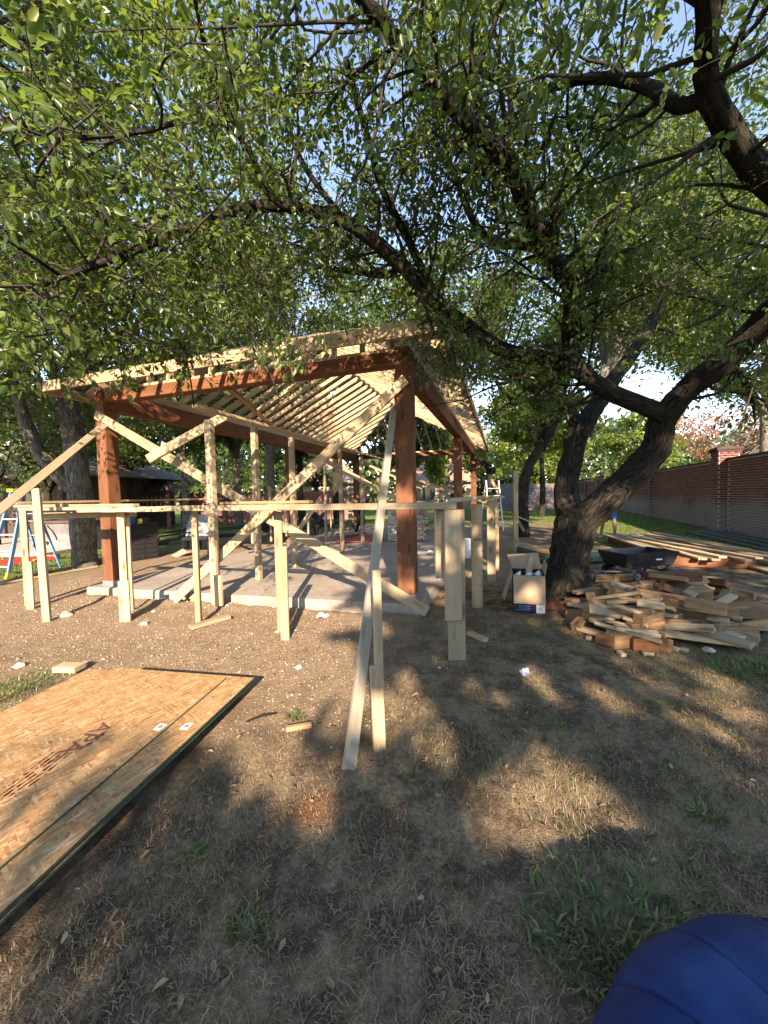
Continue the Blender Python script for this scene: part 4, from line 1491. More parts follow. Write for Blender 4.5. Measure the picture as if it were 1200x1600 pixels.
# ------------------------------------------------------------------ sheets of oriented strand board, front left
m, nt, b = new_mat('strand_board')
tc = coords(nt, (1, 1, 1), rnd=True)
c = None
for i, (sc, rot) in enumerate((((10, 60, 1), 0.15), ((12, 66, 1), -0.55), ((13, 62, 1), 0.8), ((13, 75, 1), -1.1), ((14, 70, 1), 0.35))):
    mr = nd(nt, 'ShaderNodeMapping')
    mr.inputs['Rotation'].default_value = (0, 0, rot)
    nt.links.new(tc, mr.inputs['Vector'])
    mp = nd(nt, 'ShaderNodeMapping')
    mp.inputs['Scale'].default_value = sc
    mp.inputs['Location'].default_value = (i * 3.3, i * 1.7, 0)
    nt.links.new(mr.outputs[0], mp.inputs['Vector'])
    vo = nd(nt, 'ShaderNodeTexVoronoi')
    vo.inputs['Scale'].default_value = 1.0
    vo.inputs['Randomness'].default_value = 1.0
    nt.links.new(mp.outputs[0], vo.inputs['Vector'])
    sepc = nt.nodes.new('ShaderNodeSeparateColor')
    nt.links.new(vo.outputs['Color'], sepc.inputs[0])
    ci = ramp(nt, sepc.outputs[0], [(0.0, (0.26, 0.12, 0.045)), (0.25, (0.38, 0.21, 0.085)), (0.75, (0.47, 0.28, 0.125)), (1.0, (0.58, 0.41, 0.225))])
    if c is None:
        c = ci
        hgt = sepc.outputs[0]
    else:
        c = mixc(nt, ramp(nt, sepc.outputs[1], [(0.52, 0.0), (0.56, 1.0)]), c, ci)
c = mixc(nt, ramp(nt, noise(nt, tc, 70, 5, 0.7), [(0.35, 0.55), (0.6, 0.0)]), c, (0.24, 0.105, 0.035))
nt.links.new(c, b.inputs['Base Color'])
b.inputs['Roughness'].default_value = 0.7
bump(nt, b, hgt, 0.25, 0.003)
M['osb'] = m
M['osb_edge'] = plain('green_edge_paint', (0.028, 0.075, 0.055), 0.8, var=0.3, scale=30)
M['print_ink'] = plain('printed_ink', (0.15, 0.055, 0.028), 0.9, var=0.3, scale=60)
M['paper'] = plain('white_paper', (0.72, 0.72, 0.72), 0.8, var=0.05)

ZT = 0.125          # top of the stack
cB = atz(397, 1061, ZT - 0.024)      # far right corner of the lower sheet
cN = atz(0, 1432, ZT - 0.024)
ld = unit((cB - cN) * [1, 1, 0])    # along the length, going away
sd = np.array([-ld[1], ld[0], 0])   # to the left
SHL, SHW, STK = 2.44, 1.22, 0.0115


def sheet(name, label, dl, dw, z, yaw=0.0, W_=SHW):
    d = ld * math.cos(yaw) + sd * math.sin(yaw)
    s_ = np.array([-d[1], d[0], 0])
    far_right = cB * [1, 1, 0] + ld * dl + sd * dw
    cen = far_right - d * SHL / 2 + s_ * W_ / 2
    f = frame((cen[0], cen[1], z), d, (0, 0, 1))
    T = thing(name, (cen[0], cen[1], z), label, 'panel', 'strand board sheets lying on the grass', mat=f)
    bm = MB()
    bm.box((0, 0, 0), (SHL, W_, STK))
    o = bm.build('panel', M['osb'], T, f)
    o.data.materials.append(M['osb_edge'])
    for p in o.data.polygons:
        if abs(p.normal.z) < 0.5:
            p.material_index = 1
    return T, f


sheet('strand_board_sheet', 'lowest strand board sheet of the stack lying on the grass', -0.02, 0.05, ZT - 0.0063 - 5 * 0.0125)
sheet('strand_board_sheet', 'strand board sheet second from the bottom of the stack', 0.012, 0.018, ZT - 0.0063 - 4 * 0.0125, 0.006)
sheet('strand_board_sheet', 'middle strand board sheet showing its green painted edge', -0.005, 0.03, ZT - 0.0063 - 3 * 0.0125, -0.004)
sheet('strand_board_sheet', 'strand board sheet third from the top of the stack', 0.004, 0.01, ZT - 0.0063 - 2 * 0.0125)
lo_s, lo_f = sheet('strand_board_sheet', 'strand board sheet just below the lettered top sheet, showing as a strip at right', 0.0, 0.0, ZT - 0.0063 - 0.0125)
q_ = atz(348, 1063, ZT)
off = (q_ - cB)
dl_, dw_ = float(off @ ld), float(off @ sd)
top_s, top_f = sheet('strand_board_sheet', 'top strand board sheet with dark printed lettering, lit by the sun', dl_ + 0.04, dw_, ZT - 0.0063, 0.018)
# pallet blocks the stack rests on
for i, t in enumerate((0.25, 1.2, 2.2)):
    c0 = cB * [1, 1, 0] - ld * t + sd * 0.10
    c1 = c0 + sd * 1.05
    z0 = float(zg(c0[0], c0[1]))
    board('bearer', (c0[0], c0[1], 0.020), (c1[0], c1[1], 0.020), 0.09, 0.064, M['weathered'],
          label=('short bearer under the far end of the strand board stack', 'bearer under the middle of the strand board stack', 'bearer under the near end of the strand board stack')[i], cat='bearer')


def text_on(name, body, size, T, f, x, y, rz, mat, z=STK / 2 + 0.0012, shear=0.0, sx=1.0):
    cu = bpy.data.curves.new(name, 'FONT')
    cu.body = body
    cu.size = size
    cu.align_x = 'CENTER'
    cu.align_y = 'CENTER'
    cu.shear = shear
    cu.offset = 0.0012
    tmp = bpy.data.objects.new(name, cu)
    COL.objects.link(tmp)
    dg = bpy.context.evaluated_depsgraph_get()
    me_ = bpy.data.meshes.new_from_object(tmp.evaluated_get(dg))
    bpy.data.objects.remove(tmp)
    me_.materials.clear()
    me_.materials.append(mat)
    return put(name, me_, mat, T, f @ Matrix.Translation((x, y, z)) @ Matrix.Rotation(rz, 4, 'Z') @ Matrix.Diagonal((sx, 1, 1, 1)))


def on_sheet(px, py):
    p = atz(px, py, ZT)
    v = top_f.inverted() @ Vector([float(c_) for c_ in p])
    return v.x, v.y


x, y = on_sheet(137, 1152)
text_on('printed_lettering', 'APA', 0.14, top_s, top_f, x, y, PI, M['print_ink'], sx=1.1)
rl = np.random.default_rng(4)


def smear(px0, px1, wdt, n, seed):
    """rows of tiny worn stamp marks too faint to read"""
    r_ = np.random.default_rng(seed)
    x0, y0 = on_sheet(*px0)
    x1, y1 = on_sheet(*px1)
    bm = MB()
    for i in range(n):
        t = r_.uniform()
        cx, cy_ = x0 + (x1 - x0) * t, y0 + (y1 - y0) * t + round(r_.uniform(-2.5, 2.5)) * wdt / 5
        l_, w_ = r_.uniform(0.004, 0.014), r_.uniform(0.002, 0.006)
        zt = STK / 2 + 0.0010
        bm.add([(cx - l_, cy_ - w_, zt), (cx + l_, cy_ - w_, zt), (cx + l_, cy_ + w_, zt), (cx - l_, cy_ + w_, zt)], [(0, 1, 2, 3)])
    o = bm.build('stamp_marks', M['print_ink'], top_s, top_f)
    o['kind'] = 'stuff'


smear((124, 1172), (166, 1143), 0.03, 30, 1)
smear((62, 1203), (98, 1175), 0.13, 60, 2)
smear((5, 1245), (58, 1208), 0.13, 70, 3)
for (px_, py_) in ((250, 1136), (291, 1132)):
    p = atz(px_, py_, ZT)
    tgt, tf = (top_s, top_f) if px_ < 270 else (lo_s, lo_f)
    v = tf.inverted() @ Vector([float(c_) for c_ in p])
    bm = MB()
    bm.box((0, 0, 0), (0.062, 0.05, 0.0008))
    st_ = bm.build('sticker', M['paper'], tgt, tf @ Matrix.Translation((v.x, v.y, STK / 2 + 0.001)))
    bm = MB()
    for j in range(9):
        bm.box((0.004 + rl.uniform(-0.001, 0.001), -0.014 + j * 0.0035, 0.0008), (0.026, 0.0014 + 0.001 * (j % 3 == 0), 0.0006))
    bm.build('barcode', M['glass_dark'], st_, tf @ Matrix.Translation((v.x, v.y, STK / 2 + 0.001)))
# pale offcut at the far left corner of the stack
p = gpt(105, 1050)
board('lumber_offcut', p + [-0.10, 0.02, 0.05], p + [0.12, 0.0, 0.05], 0.12, 0.05, M['pine'], label='pale short offcut at the far left corner of the strand board stack', cat='offcut')

# ------------------------------------------------------------------ offcuts lying about on the soil
board('lumber_offcut', gpt(266, 893, 0.02), gpt(284, 945, 0.10), 0.04, 0.12, M['pine'], up=(0.2, -1, 0.3), label='short pale board leaning on the foot of the long front brace', cat='offcut')
board('lumber_offcut', gpt(297, 984, 0.035), gpt(358, 967, 0.035), 0.11, 0.045, M['pine'], label='pale board lying on the soil at the foot of the third front stake', cat='offcut')
board('lumber_offcut', gpt(733, 993, 0.03), gpt(759, 1006, 0.03), 0.075, 0.036, M['pine'], label='small pale offcut lying right of the doubled front stake', cat='offcut')
board('lumber_offcut', gpt(0, 914, 0.03), gpt(152, 886, 0.03), 0.06, 0.04, M['pine'], label='long thin pale strip lying on the grass beside the blue ladder', cat='lumber')
board('fallen_stick', gpt(447, 1137, 0.02), gpt(487, 1130, 0.02), 0.035, 0.03, M['brown'], label='small brown stick lying by the green tuft in front', cat='stick')
mb = MB()
mb.tube([gpt(385, 1124, 0.012), gpt(408, 1117, 0.018), gpt(432, 1112, 0.012)], [0.006, 0.009, 0.005], 6)
tag(mb.build('fallen_twig', M['bark_dark']), 'thin dark twig lying right of the strand board stack', 'twig')

# crumpled tissue on the grass
p = gpt(822, 1055)
mb = MB()
r_ = np.random.default_rng(2)
g_ = 6
vs = [(p[0] + (i - g_ / 2) * 0.016, p[1] + (j - g_ / 2) * 0.022 + 0.004 * i, p[2] + 0.012 + 0.018 * abs(r_.normal()) + 0.004 * abs(i - 3)) for j in range(g_) for i in range(g_)]
mb.add(vs, [(j * g_ + i, j * g_ + i + 1, (j + 1) * g_ + i + 1, (j + 1) * g_ + i) for j in range(g_ - 1) for i in range(g_ - 1)])
tag(mb.build('crumpled_paper', M['paper']), 'small crumpled white paper on the shaded grass', 'paper')
p = gpt(505, 965)
mb = MB()
vs = [(p[0] + (i - 2.5) * 0.03, p[1] + (j - 2.5) * 0.02, p[2] + 0.01 + 0.03 * abs(r_.normal()) * (1 - abs(i - 2.5) / 4)) for j in range(6) for i in range(6)]
mb.add(vs, [(j * 6 + i, j * 6 + i + 1, (j + 1) * 6 + i + 1, (j + 1) * 6 + i) for j in range(5) for i in range(5)])
tag(mb.build('crumpled_paper', M['paper']), 'crumpled white plastic scrap against the front edge of the slab', 'scrap')

# ------------------------------------------------------------------ cardboard box under the tree
M['card'] = plain('cardboard', (0.36, 0.25, 0.155), 0.9, var=0.08, scale=4)
M['box_print'] = plain('dark_box_print', (0.012, 0.014, 0.022), 0.6, var=0.2)
M['box_blue'] = plain('blue_box_print', (0.10, 0.17, 0.36), 0.6, var=0.2)
pl, pr = gp(803, 959), gp(850, 958)
bx_o = (pl + pr) / 2
bd = unit(np.array([bx_o[1], -bx_o[0] * 0.8, 0]))
bnrm = np.array([-bd[1], bd[0], 0])
BF = frame((bx_o[0], bx_o[1], 0.005), bd, (0, 0, 1))
BX = thing('cardboard_box', bx_o, 'open cardboard box with dark printed base and hanging flaps by the tree', 'box', mat=BF)
bw, bdp, bh_ = 0.37, 0.42, 0.47
mb = MB()
t = 0.006
mb.box((0, t / 2, bh_ / 2), (bw, t, bh_))
mb.box((0, bdp - t / 2, bh_ / 2), (bw, t, bh_))
mb.box((-bw / 2 + t / 2, bdp / 2, bh_ / 2), (t, bdp - 2.2 * t, bh_))
mb.box((bw / 2 - t / 2, bdp / 2, bh_ / 2), (t, bdp - 2.2 * t, bh_))
mb.box((0, bdp / 2, 0.01), (bw - 0.02, bdp - 0.02, 0.006))
mb.build('carton', M['box_print'], BX, BF)


def flap(pts, name='flap', mat='card', th=0.005):
    a_ = np.array(pts, float)
    nrm = np.cross(a_[1] - a_[0], a_[3] - a_[0])
    nrm = nrm / np.linalg.norm(nrm) * th
    mb = MB()
    mb.hexa(list(a_) + list(a_ + nrm))
    return mb.build(name, M[mat], BX, BF)


flap([(-bw / 2 + 0.0, -0.012, bh_), (bw / 2, -0.012, bh_), (bw / 2 + 0.004, -0.045, 0.125), (-bw / 2 + 0.008, -0.045, 0.125)])
flap([(-bw / 2 - 0.004, 0.02, bh_), (-bw / 2 - 0.004, bdp, bh_), (-bw / 2 - 0.13, bdp - 0.06, 0.10), (-bw / 2 - 0.10, 0.03, 0.14)])
flap([(-bw / 2 + 0.01, bdp + 0.004, bh_), (bw / 2, bdp + 0.004, bh_), (bw / 2 - 0.02, bdp + 0.22, bh_ + 0.19), (-bw / 2 - 0.06, bdp + 0.20, bh_ + 0.15)])
flap([(bw / 2 + 0.004, 0.02, bh_), (bw / 2 + 0.03, 0.03, bh_ + 0.13), (bw / 2 + 0.03, bdp - 0.04, bh_ + 0.14), (bw / 2 + 0.004, bdp, bh_)])
for z in (0.035, 0.06, 0.085):
    mb = MB()
    mb.box((-0.07 + 0.02 * (z > 0.05), -0.001, z), (0.17 - 0.03 * (z > 0.05), 0.003, 0.011))
    mb.build('printed_stripe', M['box_blue'], BX, BF)
mb = MB()
mb.box((bw / 2 - 0.05, -0.001, 0.064), (0.10, 0.003, 0.12))
lb_ = mb.build('printed_panel', M['paper'], BX, BF)
mb = MB()
mb.ring((bw / 2 - 0.05, -0.004, 0.055), (0, 1, 0), 0.018, 0.003, 14, 6)
mb.build('printed_emblem', M['glass_dark'], lb_, BF)


def bxw(x, y, z):
    v = BF @ Vector((x, y, z))
    return (v.x, v.y, v.z)


board('lumber_offcut', bxw(-0.06, 0.12, 0.10), bxw(0.06, 0.34, 0.66), 0.075, 0.035, M['pine'], up=(0, -1, 0.2), label='pale board end sticking up out of the cardboard box', cat='offcut')
for i, (x, y, z) in enumerate(((-0.11, 0.15, 0.44), (0.02, 0.2, 0.43), (0.12, 0.13, 0.45))):
    mb = MB()
    vs = [np.array((x, y, z)) + unit(r_.normal(0, 1, 3)) * 0.06 * r_.uniform(0.7, 1.2) for _ in range(14)]
    me_ = bpy.data.meshes.new('packing_paper')
    bm = bmesh.new()
    for v_ in vs:
        bm.verts.new(tuple(v_))
    bmesh.ops.convex_hull(bm, input=bm.verts)
    bm.to_mesh(me_)
    bm.free()
    tag(put('packing_paper', me_, M['paper'], None, BF), ('left', 'middle', 'right')[i] + ' crumple of white packing paper in the mouth of the cardboard box', 'paper', 'packing paper in the box')

# ------------------------------------------------------------------ scrap wood pile
rp_ = np.random.default_rng(17)
pile_c = gp(1030, 975)
PX, PY = pile_c[0], pile_c[1]


def pile_piece(px, py, z, L, T, H, yaw, pitch, mat, label, group=None, roll=0.0):
    p = gp(px, py)
    d = np.array([math.cos(yaw) * math.cos(pitch), math.sin(yaw) * math.cos(pitch), math.sin(pitch)])
    c0 = np.array([p[0], p[1], float(ground_z(p[0], p[1])) + z])
    up = np.array([math.sin(roll) * -math.sin(yaw), math.sin(roll) * math.cos(yaw), math.cos(roll)])
    return board('lumber_offcut' if mat != 'cedar' and mat != 'brown' else 'timber_offcut', c0 - d * L / 2, c0 + d * L / 2, T, H, M[mat], up=up, cham=0.006, label=label, cat='offcut', group=group)


pile_piece(1058, 985, 0.33, 0.78, 0.14, 0.14, -0.50, -0.10, 'brown', 'longest brown timber lying diagonally across the top of the scrap pile', roll=0.2)
pile_piece(1043, 995, 0.15, 0.46, 0.14, 0.14, -0.35, -0.05, 'brown', 'square orange brown timber under the longest timber of the scrap pile', roll=0.1)
pile_piece(1105, 985, 0.10, 0.62, 0.10, 0.15, -0.75, -0.12, 'brown', 'brown timber sliding down the right front of the scrap pile', roll=0.3)
pile_piece(980, 985, 0.21, 0.36, 0.14, 0.14, 0.05, 0.0, 'brown', 'dark timber block on the left shoulder of the scrap pile')
pile_piece(980, 960, 0.29, 0.36, 0.14, 0.16, 0.1, 0.05, 'brown', 'brown block at the back left of the scrap pile')
pile_piece(938, 985, 0.12, 0.34, 0.11, 0.11, -0.9, -0.25, 'brown', 'orange brown timber stood on end at the left of the scrap pile')
pile_piece(906, 985, 0.06, 0.16, 0.12, 0.11, 0.6, 0.3, 'brown', 'round shouldered brown knot block at the far left of the scrap pile')
pile_piece(966, 1008, 0.07, 0.20, 0.13, 0.13, 0.2, 0.0, 'brown', 'dark brown block low at the front left of the scrap pile')
pile_piece(1010, 1011, 0.06, 0.30, 0.13, 0.12, -0.1, 0.0, 'cedar', 'red brown block at the very front of the scrap pile')
pile_piece(1050, 952, 0.43, 0.60, 0.14, 0.10, -0.12, 0.0, 'cedar', 'reddish plank end across the back top of the scrap pile')
pile_piece(1008, 1003, 0.18, 0.34, 0.10, 0.09, 0.05, 0.05, 'brown', 'pale brown rounded offcut at the front centre of the scrap pile')
pile_piece(1060, 1005, 0.11, 0.95, 0.09, 0.035, -0.28, -0.09, 'pine', 'long pale strip lying across the front of the scrap pile')
pile_piece(1085, 1008, 0.09, 0.80, 0.08, 0.035, -0.30, -0.07, 'pine', 'second long pale strip beneath the first at the front of the scrap pile')
pile_piece(928, 993, 0.05, 0.32, 0.12, 0.04, -1.0, 0.0, 'pine', 'wide pale board end at the left front of the scrap pile')
pile_piece(925, 962, 0.14, 0.40, 0.10, 0.04, 0.35, 0.05, 'pine', 'pale board pointing left at the back left of the scrap pile')
pile_piece(915, 950, 0.22, 0.36, 0.09, 0.04, 0.3, 0.06, 'treated', 'greenish board on top of the back left corner of the scrap pile')
pile_piece(1148, 1000, 0.07, 0.34, 0.10, 0.12, -0.8, -0.1, 'treated', 'stubby pale block at the right front of the scrap pile')
pile_piece(1165, 985, 0.06, 0.60, 0.09, 0.05, -0.3, 0.0, 'weathered', 'grey board pointing right at the right end of the scrap pile')
pile_piece(870, 955, 0.06, 0.36, 0.05, 0.12, 0.02, 0.0, 'cedar', 'small red board lying between the cardboard box and the scrap pile')
pile_piece(1130, 962, 0.08, 0.50, 0.12, 0.10, -0.2, 0.0, 'brown', 'brown block at the back right of the scrap pile')
pile_piece(1180, 968, 0.07, 0.45, 0.10, 0.10, -0.3, 0.0, 'brown', 'brown block near the right edge behind the scrap pile')
seen_l = {}
for i in range(120):
    t = rp_.uniform(0, 1)
    px_, py_ = 915 + 240 * t + rp_.normal(0, 8), rp_.uniform(935, 1010)
    hmax = max(0.02, 0.47 * (1 - ((px_ - 1035) / 145) ** 2) * (1 - ((py_ - 962) / 62) ** 2))
    mat = rp_.choice(['pine', 'pine', 'pine', 'brown', 'treated', 'pine', 'pine', 'pine', 'brown', 'cedar'])
    small = mat in ('brown', 'cedar')
    chunk = i % 7 == 0
    if chunk:
        mat, small = 'brown', True
    lev = rp_.uniform(0.0, 1.0)
    Lp = rp_.uniform(0.14, 0.58)
    where = ('left end', 'left part', 'middle', 'right part', 'right end')[int(np.clip((px_ - 905) / 60, 0, 4))]
    deep = 'back' if py_ < 960 else ('centre' if py_ < 985 else 'front')
    hgt_ = 'on top' if lev > 0.66 else ('half way up' if lev > 0.33 else 'low down')
    lab_ = ('short ' if Lp < 0.33 else 'longer ') + {'pine': 'pale yellow', 'treated': 'greenish', 'weathered': 'greyish', 'brown': 'brown', 'cedar': 'dark red'}[mat] + ' offcut %s, %s %s of pile' % (hgt_, deep, where)
    po_ = pile_piece(px_, py_, 0.03 + hmax * lev, Lp, rp_.uniform(0.07, 0.13), (0.13 if chunk else rp_.uniform(0.05, 0.10)) if small else 0.038,
               rp_.uniform(-1.2, 0.8), rp_.normal(0, 0.16), mat, lab_, 'offcuts jumbled in the scrap pile', roll=rp_.uniform(-0.5, 0.5))
    seen_l.setdefault(lab_, []).append((px_, po_))
for lab_, lst in seen_l.items():
    lst.sort(key=lambda t_: t_[0])
    words = {2: ('left of two', 'right of two'), 3: ('left of three', 'middle of three', 'right of three'), 4: ('first of four', 'second of four', 'third of four', 'last of four'), 5: ('first of five', 'second of five', 'third of five', 'fourth of five', 'last of five')}.get(len(lst))
    if words:
        for (_, po_), w_ in zip(lst, words):
            po_['label'] = lab_ + ', ' + w_
for i, (px_, py_) in enumerate(((920, 1000), (971, 1021), (1050, 1012), (1070, 1016), (1012, 1020))):
    pile_piece(px_, py_, 0.02, 0.06 + 0.03 * (i % 3), 0.05, 0.035, rp_.uniform(0, 3), 0, 'pine', ('tiny pale wood chip left of the scrap pile front', 'tiny square chip before the dark block of the scrap pile', 'pale chip before the centre of the scrap pile', 'pale chip at the right front of the scrap pile', 'pale chip below the red brown front block')[i], 'chips before the scrap pile')

# ------------------------------------------------------------------ black garden cart
M['poly'] = plain('black_poly', (0.012, 0.013, 0.016), 0.45, var=0.2, scale=8)
M['rubber'] = plain('rubber', (0.016, 0.016, 0.017), 0.85, var=0.3)
M['steel'] = plain('grey_steel', (0.12, 0.12, 0.125), 0.5, 0.5, var=0.2)
w0, w1 = gp(978, 914), gp(1052, 908)
cd = unit((w1 - w0) * [1, 1, 0])
cn = np.array([-cd[1], cd[0], 0])
cc_ = (w0 + w1) / 2 + cn * 0.24
CF = frame((cc_[0], cc_[1], 0.0), cd, (0, 0, 1))
CT = thing('garden_cart', cc_, 'black plastic garden dump cart on four wheels behind the scrap pile', 'cart', mat=CF)
mb = MB()
zt, zb = 0.50, 0.27
o4 = [(-0.52, -0.30), (0.52, -0.30), (0.52, 0.30), (-0.52, 0.30)]
i4 = [(-0.44, -0.24), (0.46, -0.24), (0.46, 0.24), (-0.44, 0.24)]
vo_ = [(x, y, zt) for x, y in o4] + [(x * 0.985, y * 0.97, zt - 0.035) for x, y in o4] + [(x, y, zb) for x, y in i4] + \
      [(x * 0.955, y * 0.93, zt) for x, y in o4] + [(x * 0.95, y * 0.93, zb + 0.03) for x, y in i4]
fs = []
for a0, b0 in ((0, 4), (4, 8), (12, 0), (16, 12)):
    fs += [(a0 + i, a0 + (i + 1) % 4, b0 + (i + 1) % 4, b0 + i) for i in range(4)]
fs += [(8, 9, 10, 11), (16, 17, 18, 19)]
mb.add(vo_, fs)
mb.build('tub', M['poly'], CT, CF, bevel=0.008)
mb = MB()
mb.box((0.12, -0.285, 0.385), (0.11, 0.012, 0.022))
mb.build('name_plate', M['paper'], CT, CF @ Matrix.Rotation(0.0, 4, 'X'))
mb = MB()
mb.box((0.02, 0, 0.235), (0.62, 0.06, 0.04))
mb.box((-0.30, 0, 0.17), (0.05, 0.52, 0.04))
mb.box((0.34, 0, 0.17), (0.05, 0.52, 0.04))
mb.tube([(-0.30, -0.2, 0.17), (-0.14, -0.1, 0.26)], 0.015, 6)
mb.tube([(0.34, -0.2, 0.17), (0.18, -0.1, 0.26)], 0.015, 6)
mb.build('chassis', M['steel'], CT, CF)
mb = MB()
mb.tube([(-0.32, 0, 0.16), (-0.7, 0.02, 0.18), (-1.05, 0.04, 0.10)], 0.016, 8)
mb.tube([(-1.05, -0.08, 0.10), (-1.05, 0.16, 0.10)], 0.016, 8)
mb.build('handle', M['steel'], CT, CF)
for sx in (-0.30, 0.34):
    for sy in (-0.28, 0.28):
        mb = MB()
        mb.ring((sx, sy, 0.135), (0, 1, 0), 0.092, 0.043, 24, 8)
        wh = mb.build('wheel', M['rubber'], CT, CF, smooth=True)
        mb = MB()
        mb.tube([(sx, sy - 0.03, 0.135), (sx, sy + 0.03, 0.135)], [0.055, 0.055], 14)
        mb.tube([(sx, sy - 0.045, 0.135), (sx, sy + 0.045, 0.135)], [0.02, 0.02], 10)
        mb.build('hub', M['steel'], wh, CF)

# black tarp heap beside the trunk
p = gp(915, 930)
mb = MB()
n1_, n2_ = 14, 20
vs = []
for j in range(n1_):
    for i in range(n2_):
        th = 2 * PI * i / n2_
        r0 = j / (n1_ - 1)
        z = 0.26 * (1 - r0 ** 1.6) * (1 + 0.25 * math.sin(3 * th + 4 * r0) + 0.15 * rp_.normal())
        vs.append((p[0] + 0.12 + 0.42 * r0 * math.cos(th), p[1] + 0.25 + 0.30 * r0 * math.sin(th), max(-0.03, z) - 0.03 * (j == n1_ - 1)))
mb.add(vs, [(j * n2_ + i, j * n2_ + (i + 1) % n2_, (j + 1) * n2_ + (i + 1) % n2_, (j + 1) * n2_ + i) for j in range(n1_ - 1) for i in range(n2_)])
tag(mb.build('tarp_heap', M['poly'], smooth=True), 'heap of black sheeting at the foot of the big tree beside the cart', 'tarp')

# ------------------------------------------------------------------ long lumber stack on the grass
sA, sB = gp(958, 848), gp(1190, 893)       # left back and right front ends
LB0 = np.array([6.35, 10.9, 0])
LB1 = np.array([6.35, 7.2, 0])
ldir = unit(np.array([-0.95, -4.0, 0]))
lside = np.array([-ldir[1], ldir[0], 0])      # to the right
base0 = np.array([6.55, 11.0, 0.0])
for i, (o_, L_) in enumerate(((0.06, 3.55), (1.02, 3.5))):
    c0 = base0 + lside * o_ + ldir * 0.1
    board('timber', c0 + [0, 0, 0.09], c0 + ldir * L_ + [0, 0, 0.09], 0.20, 0.17, M['cedar'],
          label=('red cedar timber along the left side of the lumber stack', 'red cedar timber along the right side of the lumber stack')[i], cat='timber', group='cedar timbers under the lumber stack')
c0 = base0 + ldir * 3.80
board('timber', c0 - lside * 0.12 + [0, 0, 0.09], c0 + lside * 1.25 + [0, 0, 0.09], 0.19, 0.17, M['cedar'], label='red cedar timber lying across the near end of the lumber stack', cat='timber', group='cedar timbers under the lumber stack')
labs = ['leftmost pale board on the long lumber stack', 'pale board second from left on the lumber stack', 'pale board third from left on the lumber stack', 'grey streaked board in the middle of the lumber stack',
        'pale board fifth from left on the lumber stack', 'pale board sixth from left on the lumber stack', 'rightmost board on top of the lumber stack']
for i in range(7):
    c0 = base0 + lside * (-0.10 + i * 0.205) + ldir * rp_.uniform(-0.25, 0.2)
    yw = rp_.normal(0, 0.025)
    d = ldir * math.cos(yw) + lside * math.sin(yw)
    z = 0.205 + 0.0 * i
    board('long_board', c0 + [0, 0, z + 0.012], c0 + d * (3.7 + rp_.uniform(-0.2, 0.9)) + [0, 0, z - 0.004], 0.14, 0.04, M[('treated', 'weathered', 'pine')[i % 3]], label=labs[i], cat='board', group='long boards of the lumber stack')
labs2 = ['loose board lying skewed over the lumber stack near the cart', 'second skewed board over the lumber stack near the cart', 'skewed board over the middle of the lumber stack', 'thin strip on the far side of the lumber stack']
for i, (o1, o2, yw, L) in enumerate(((0.1, 1.2, 0.16, 3.0), (0.35, 0.9, 0.22, 3.4), (0.75, 0.6, 0.20, 3.6), (1.25, -0.3, 0.10, 3.4))):
    c0 = base0 + lside * o1 + ldir * o2
    d = ldir * math.cos(yw) + lside * math.sin(yw)
    board('long_board', c0 + [0, 0, 0.252 + 0.042 * (i == 2)], c0 + d * L + [0, 0, 0.250 + 0.042 * (i == 2)], 0.14, 0.038, M[('pine', 'treated', 'pine', 'pine')[i]], label=labs2[i], cat='board', group='long boards of the lumber stack')
labs3 = ['pale board on the grass right of the lumber stack', 'second board on the grass right of the lumber stack', 'board on the grass reaching the right edge of the picture']
for i in range(3):
    a0, a1 = gpt(1085 + 34 * i, 862 + 2 * i, 0.05 + 0.03 * (i == 1)), gpt(1215 + 30 * i, 900 - 7 * i, 0.05 + 0.03 * (i == 1))
    board('long_board', a0, a1, 0.14, 0.04, M[('pine', 'pine', 'treated')[i]], label=labs3[i], cat='board', group='boards on the grass')

# strand board stack behind the trunk
c0 = gp(905, 884)
fo = frame((c0[0] + 0.05, c0[1] + 0.75, 0), unit(np.array([1, 0.12, 0])), (0, 0, 1))
names_ = ['lowest', 'second', 'third', 'fourth', 'fifth', 'topmost']
for i in range(6):
    mb = MB()
    mb.box((0, 0, 0), (1.55, 1.2, 0.03))
    f = fo @ Matrix.Translation((rp_.uniform(-0.04, 0.04), rp_.uniform(-0.03, 0.03), 0.055 + i * 0.034)) @ Matrix.Rotation(rp_.normal(0, 0.015), 4, 'Z')
    o = mb.build('strand_board_sheet', M['osb'], None, f)
    o.data.materials.append(M['osb_edge'])
    for pgn in o.data.polygons:
        if abs(pgn.normal.z) < 0.5:
            pgn.material_index = 1
    tag(o, names_[i] + ' green edged sheet in the stack behind the big trunk', 'panel', 'strand board sheets behind the trunk')

# dark metal strips along the wall
lab_s = ['nearest', 'second nearest', 'third nearest', 'middle', 'third farthest', 'second farthest', 'farthest']
M['strip'] = plain('dark_metal_strip', (0.11, 0.115, 0.13), 0.45, 0.3, var=0.3, scale=6)
for i in range(7):
    a0, a1 = gpt(1078 + i * 9, 833 - 0.8 * i, 0.05), gpt(1225 + i * 12, 868 - 4.6 * i, 0.05)
    board('metal_strip', a0 + [0, 0, 0.02 * (i % 2)], a1 + [0, 0, 0.02 * (i % 3)], 0.09, 0.035, M['strip'], label=lab_s[i] + ' dark metal strip lying on the grass by the brick wall', cat='metal strip', group='metal strips by the wall')

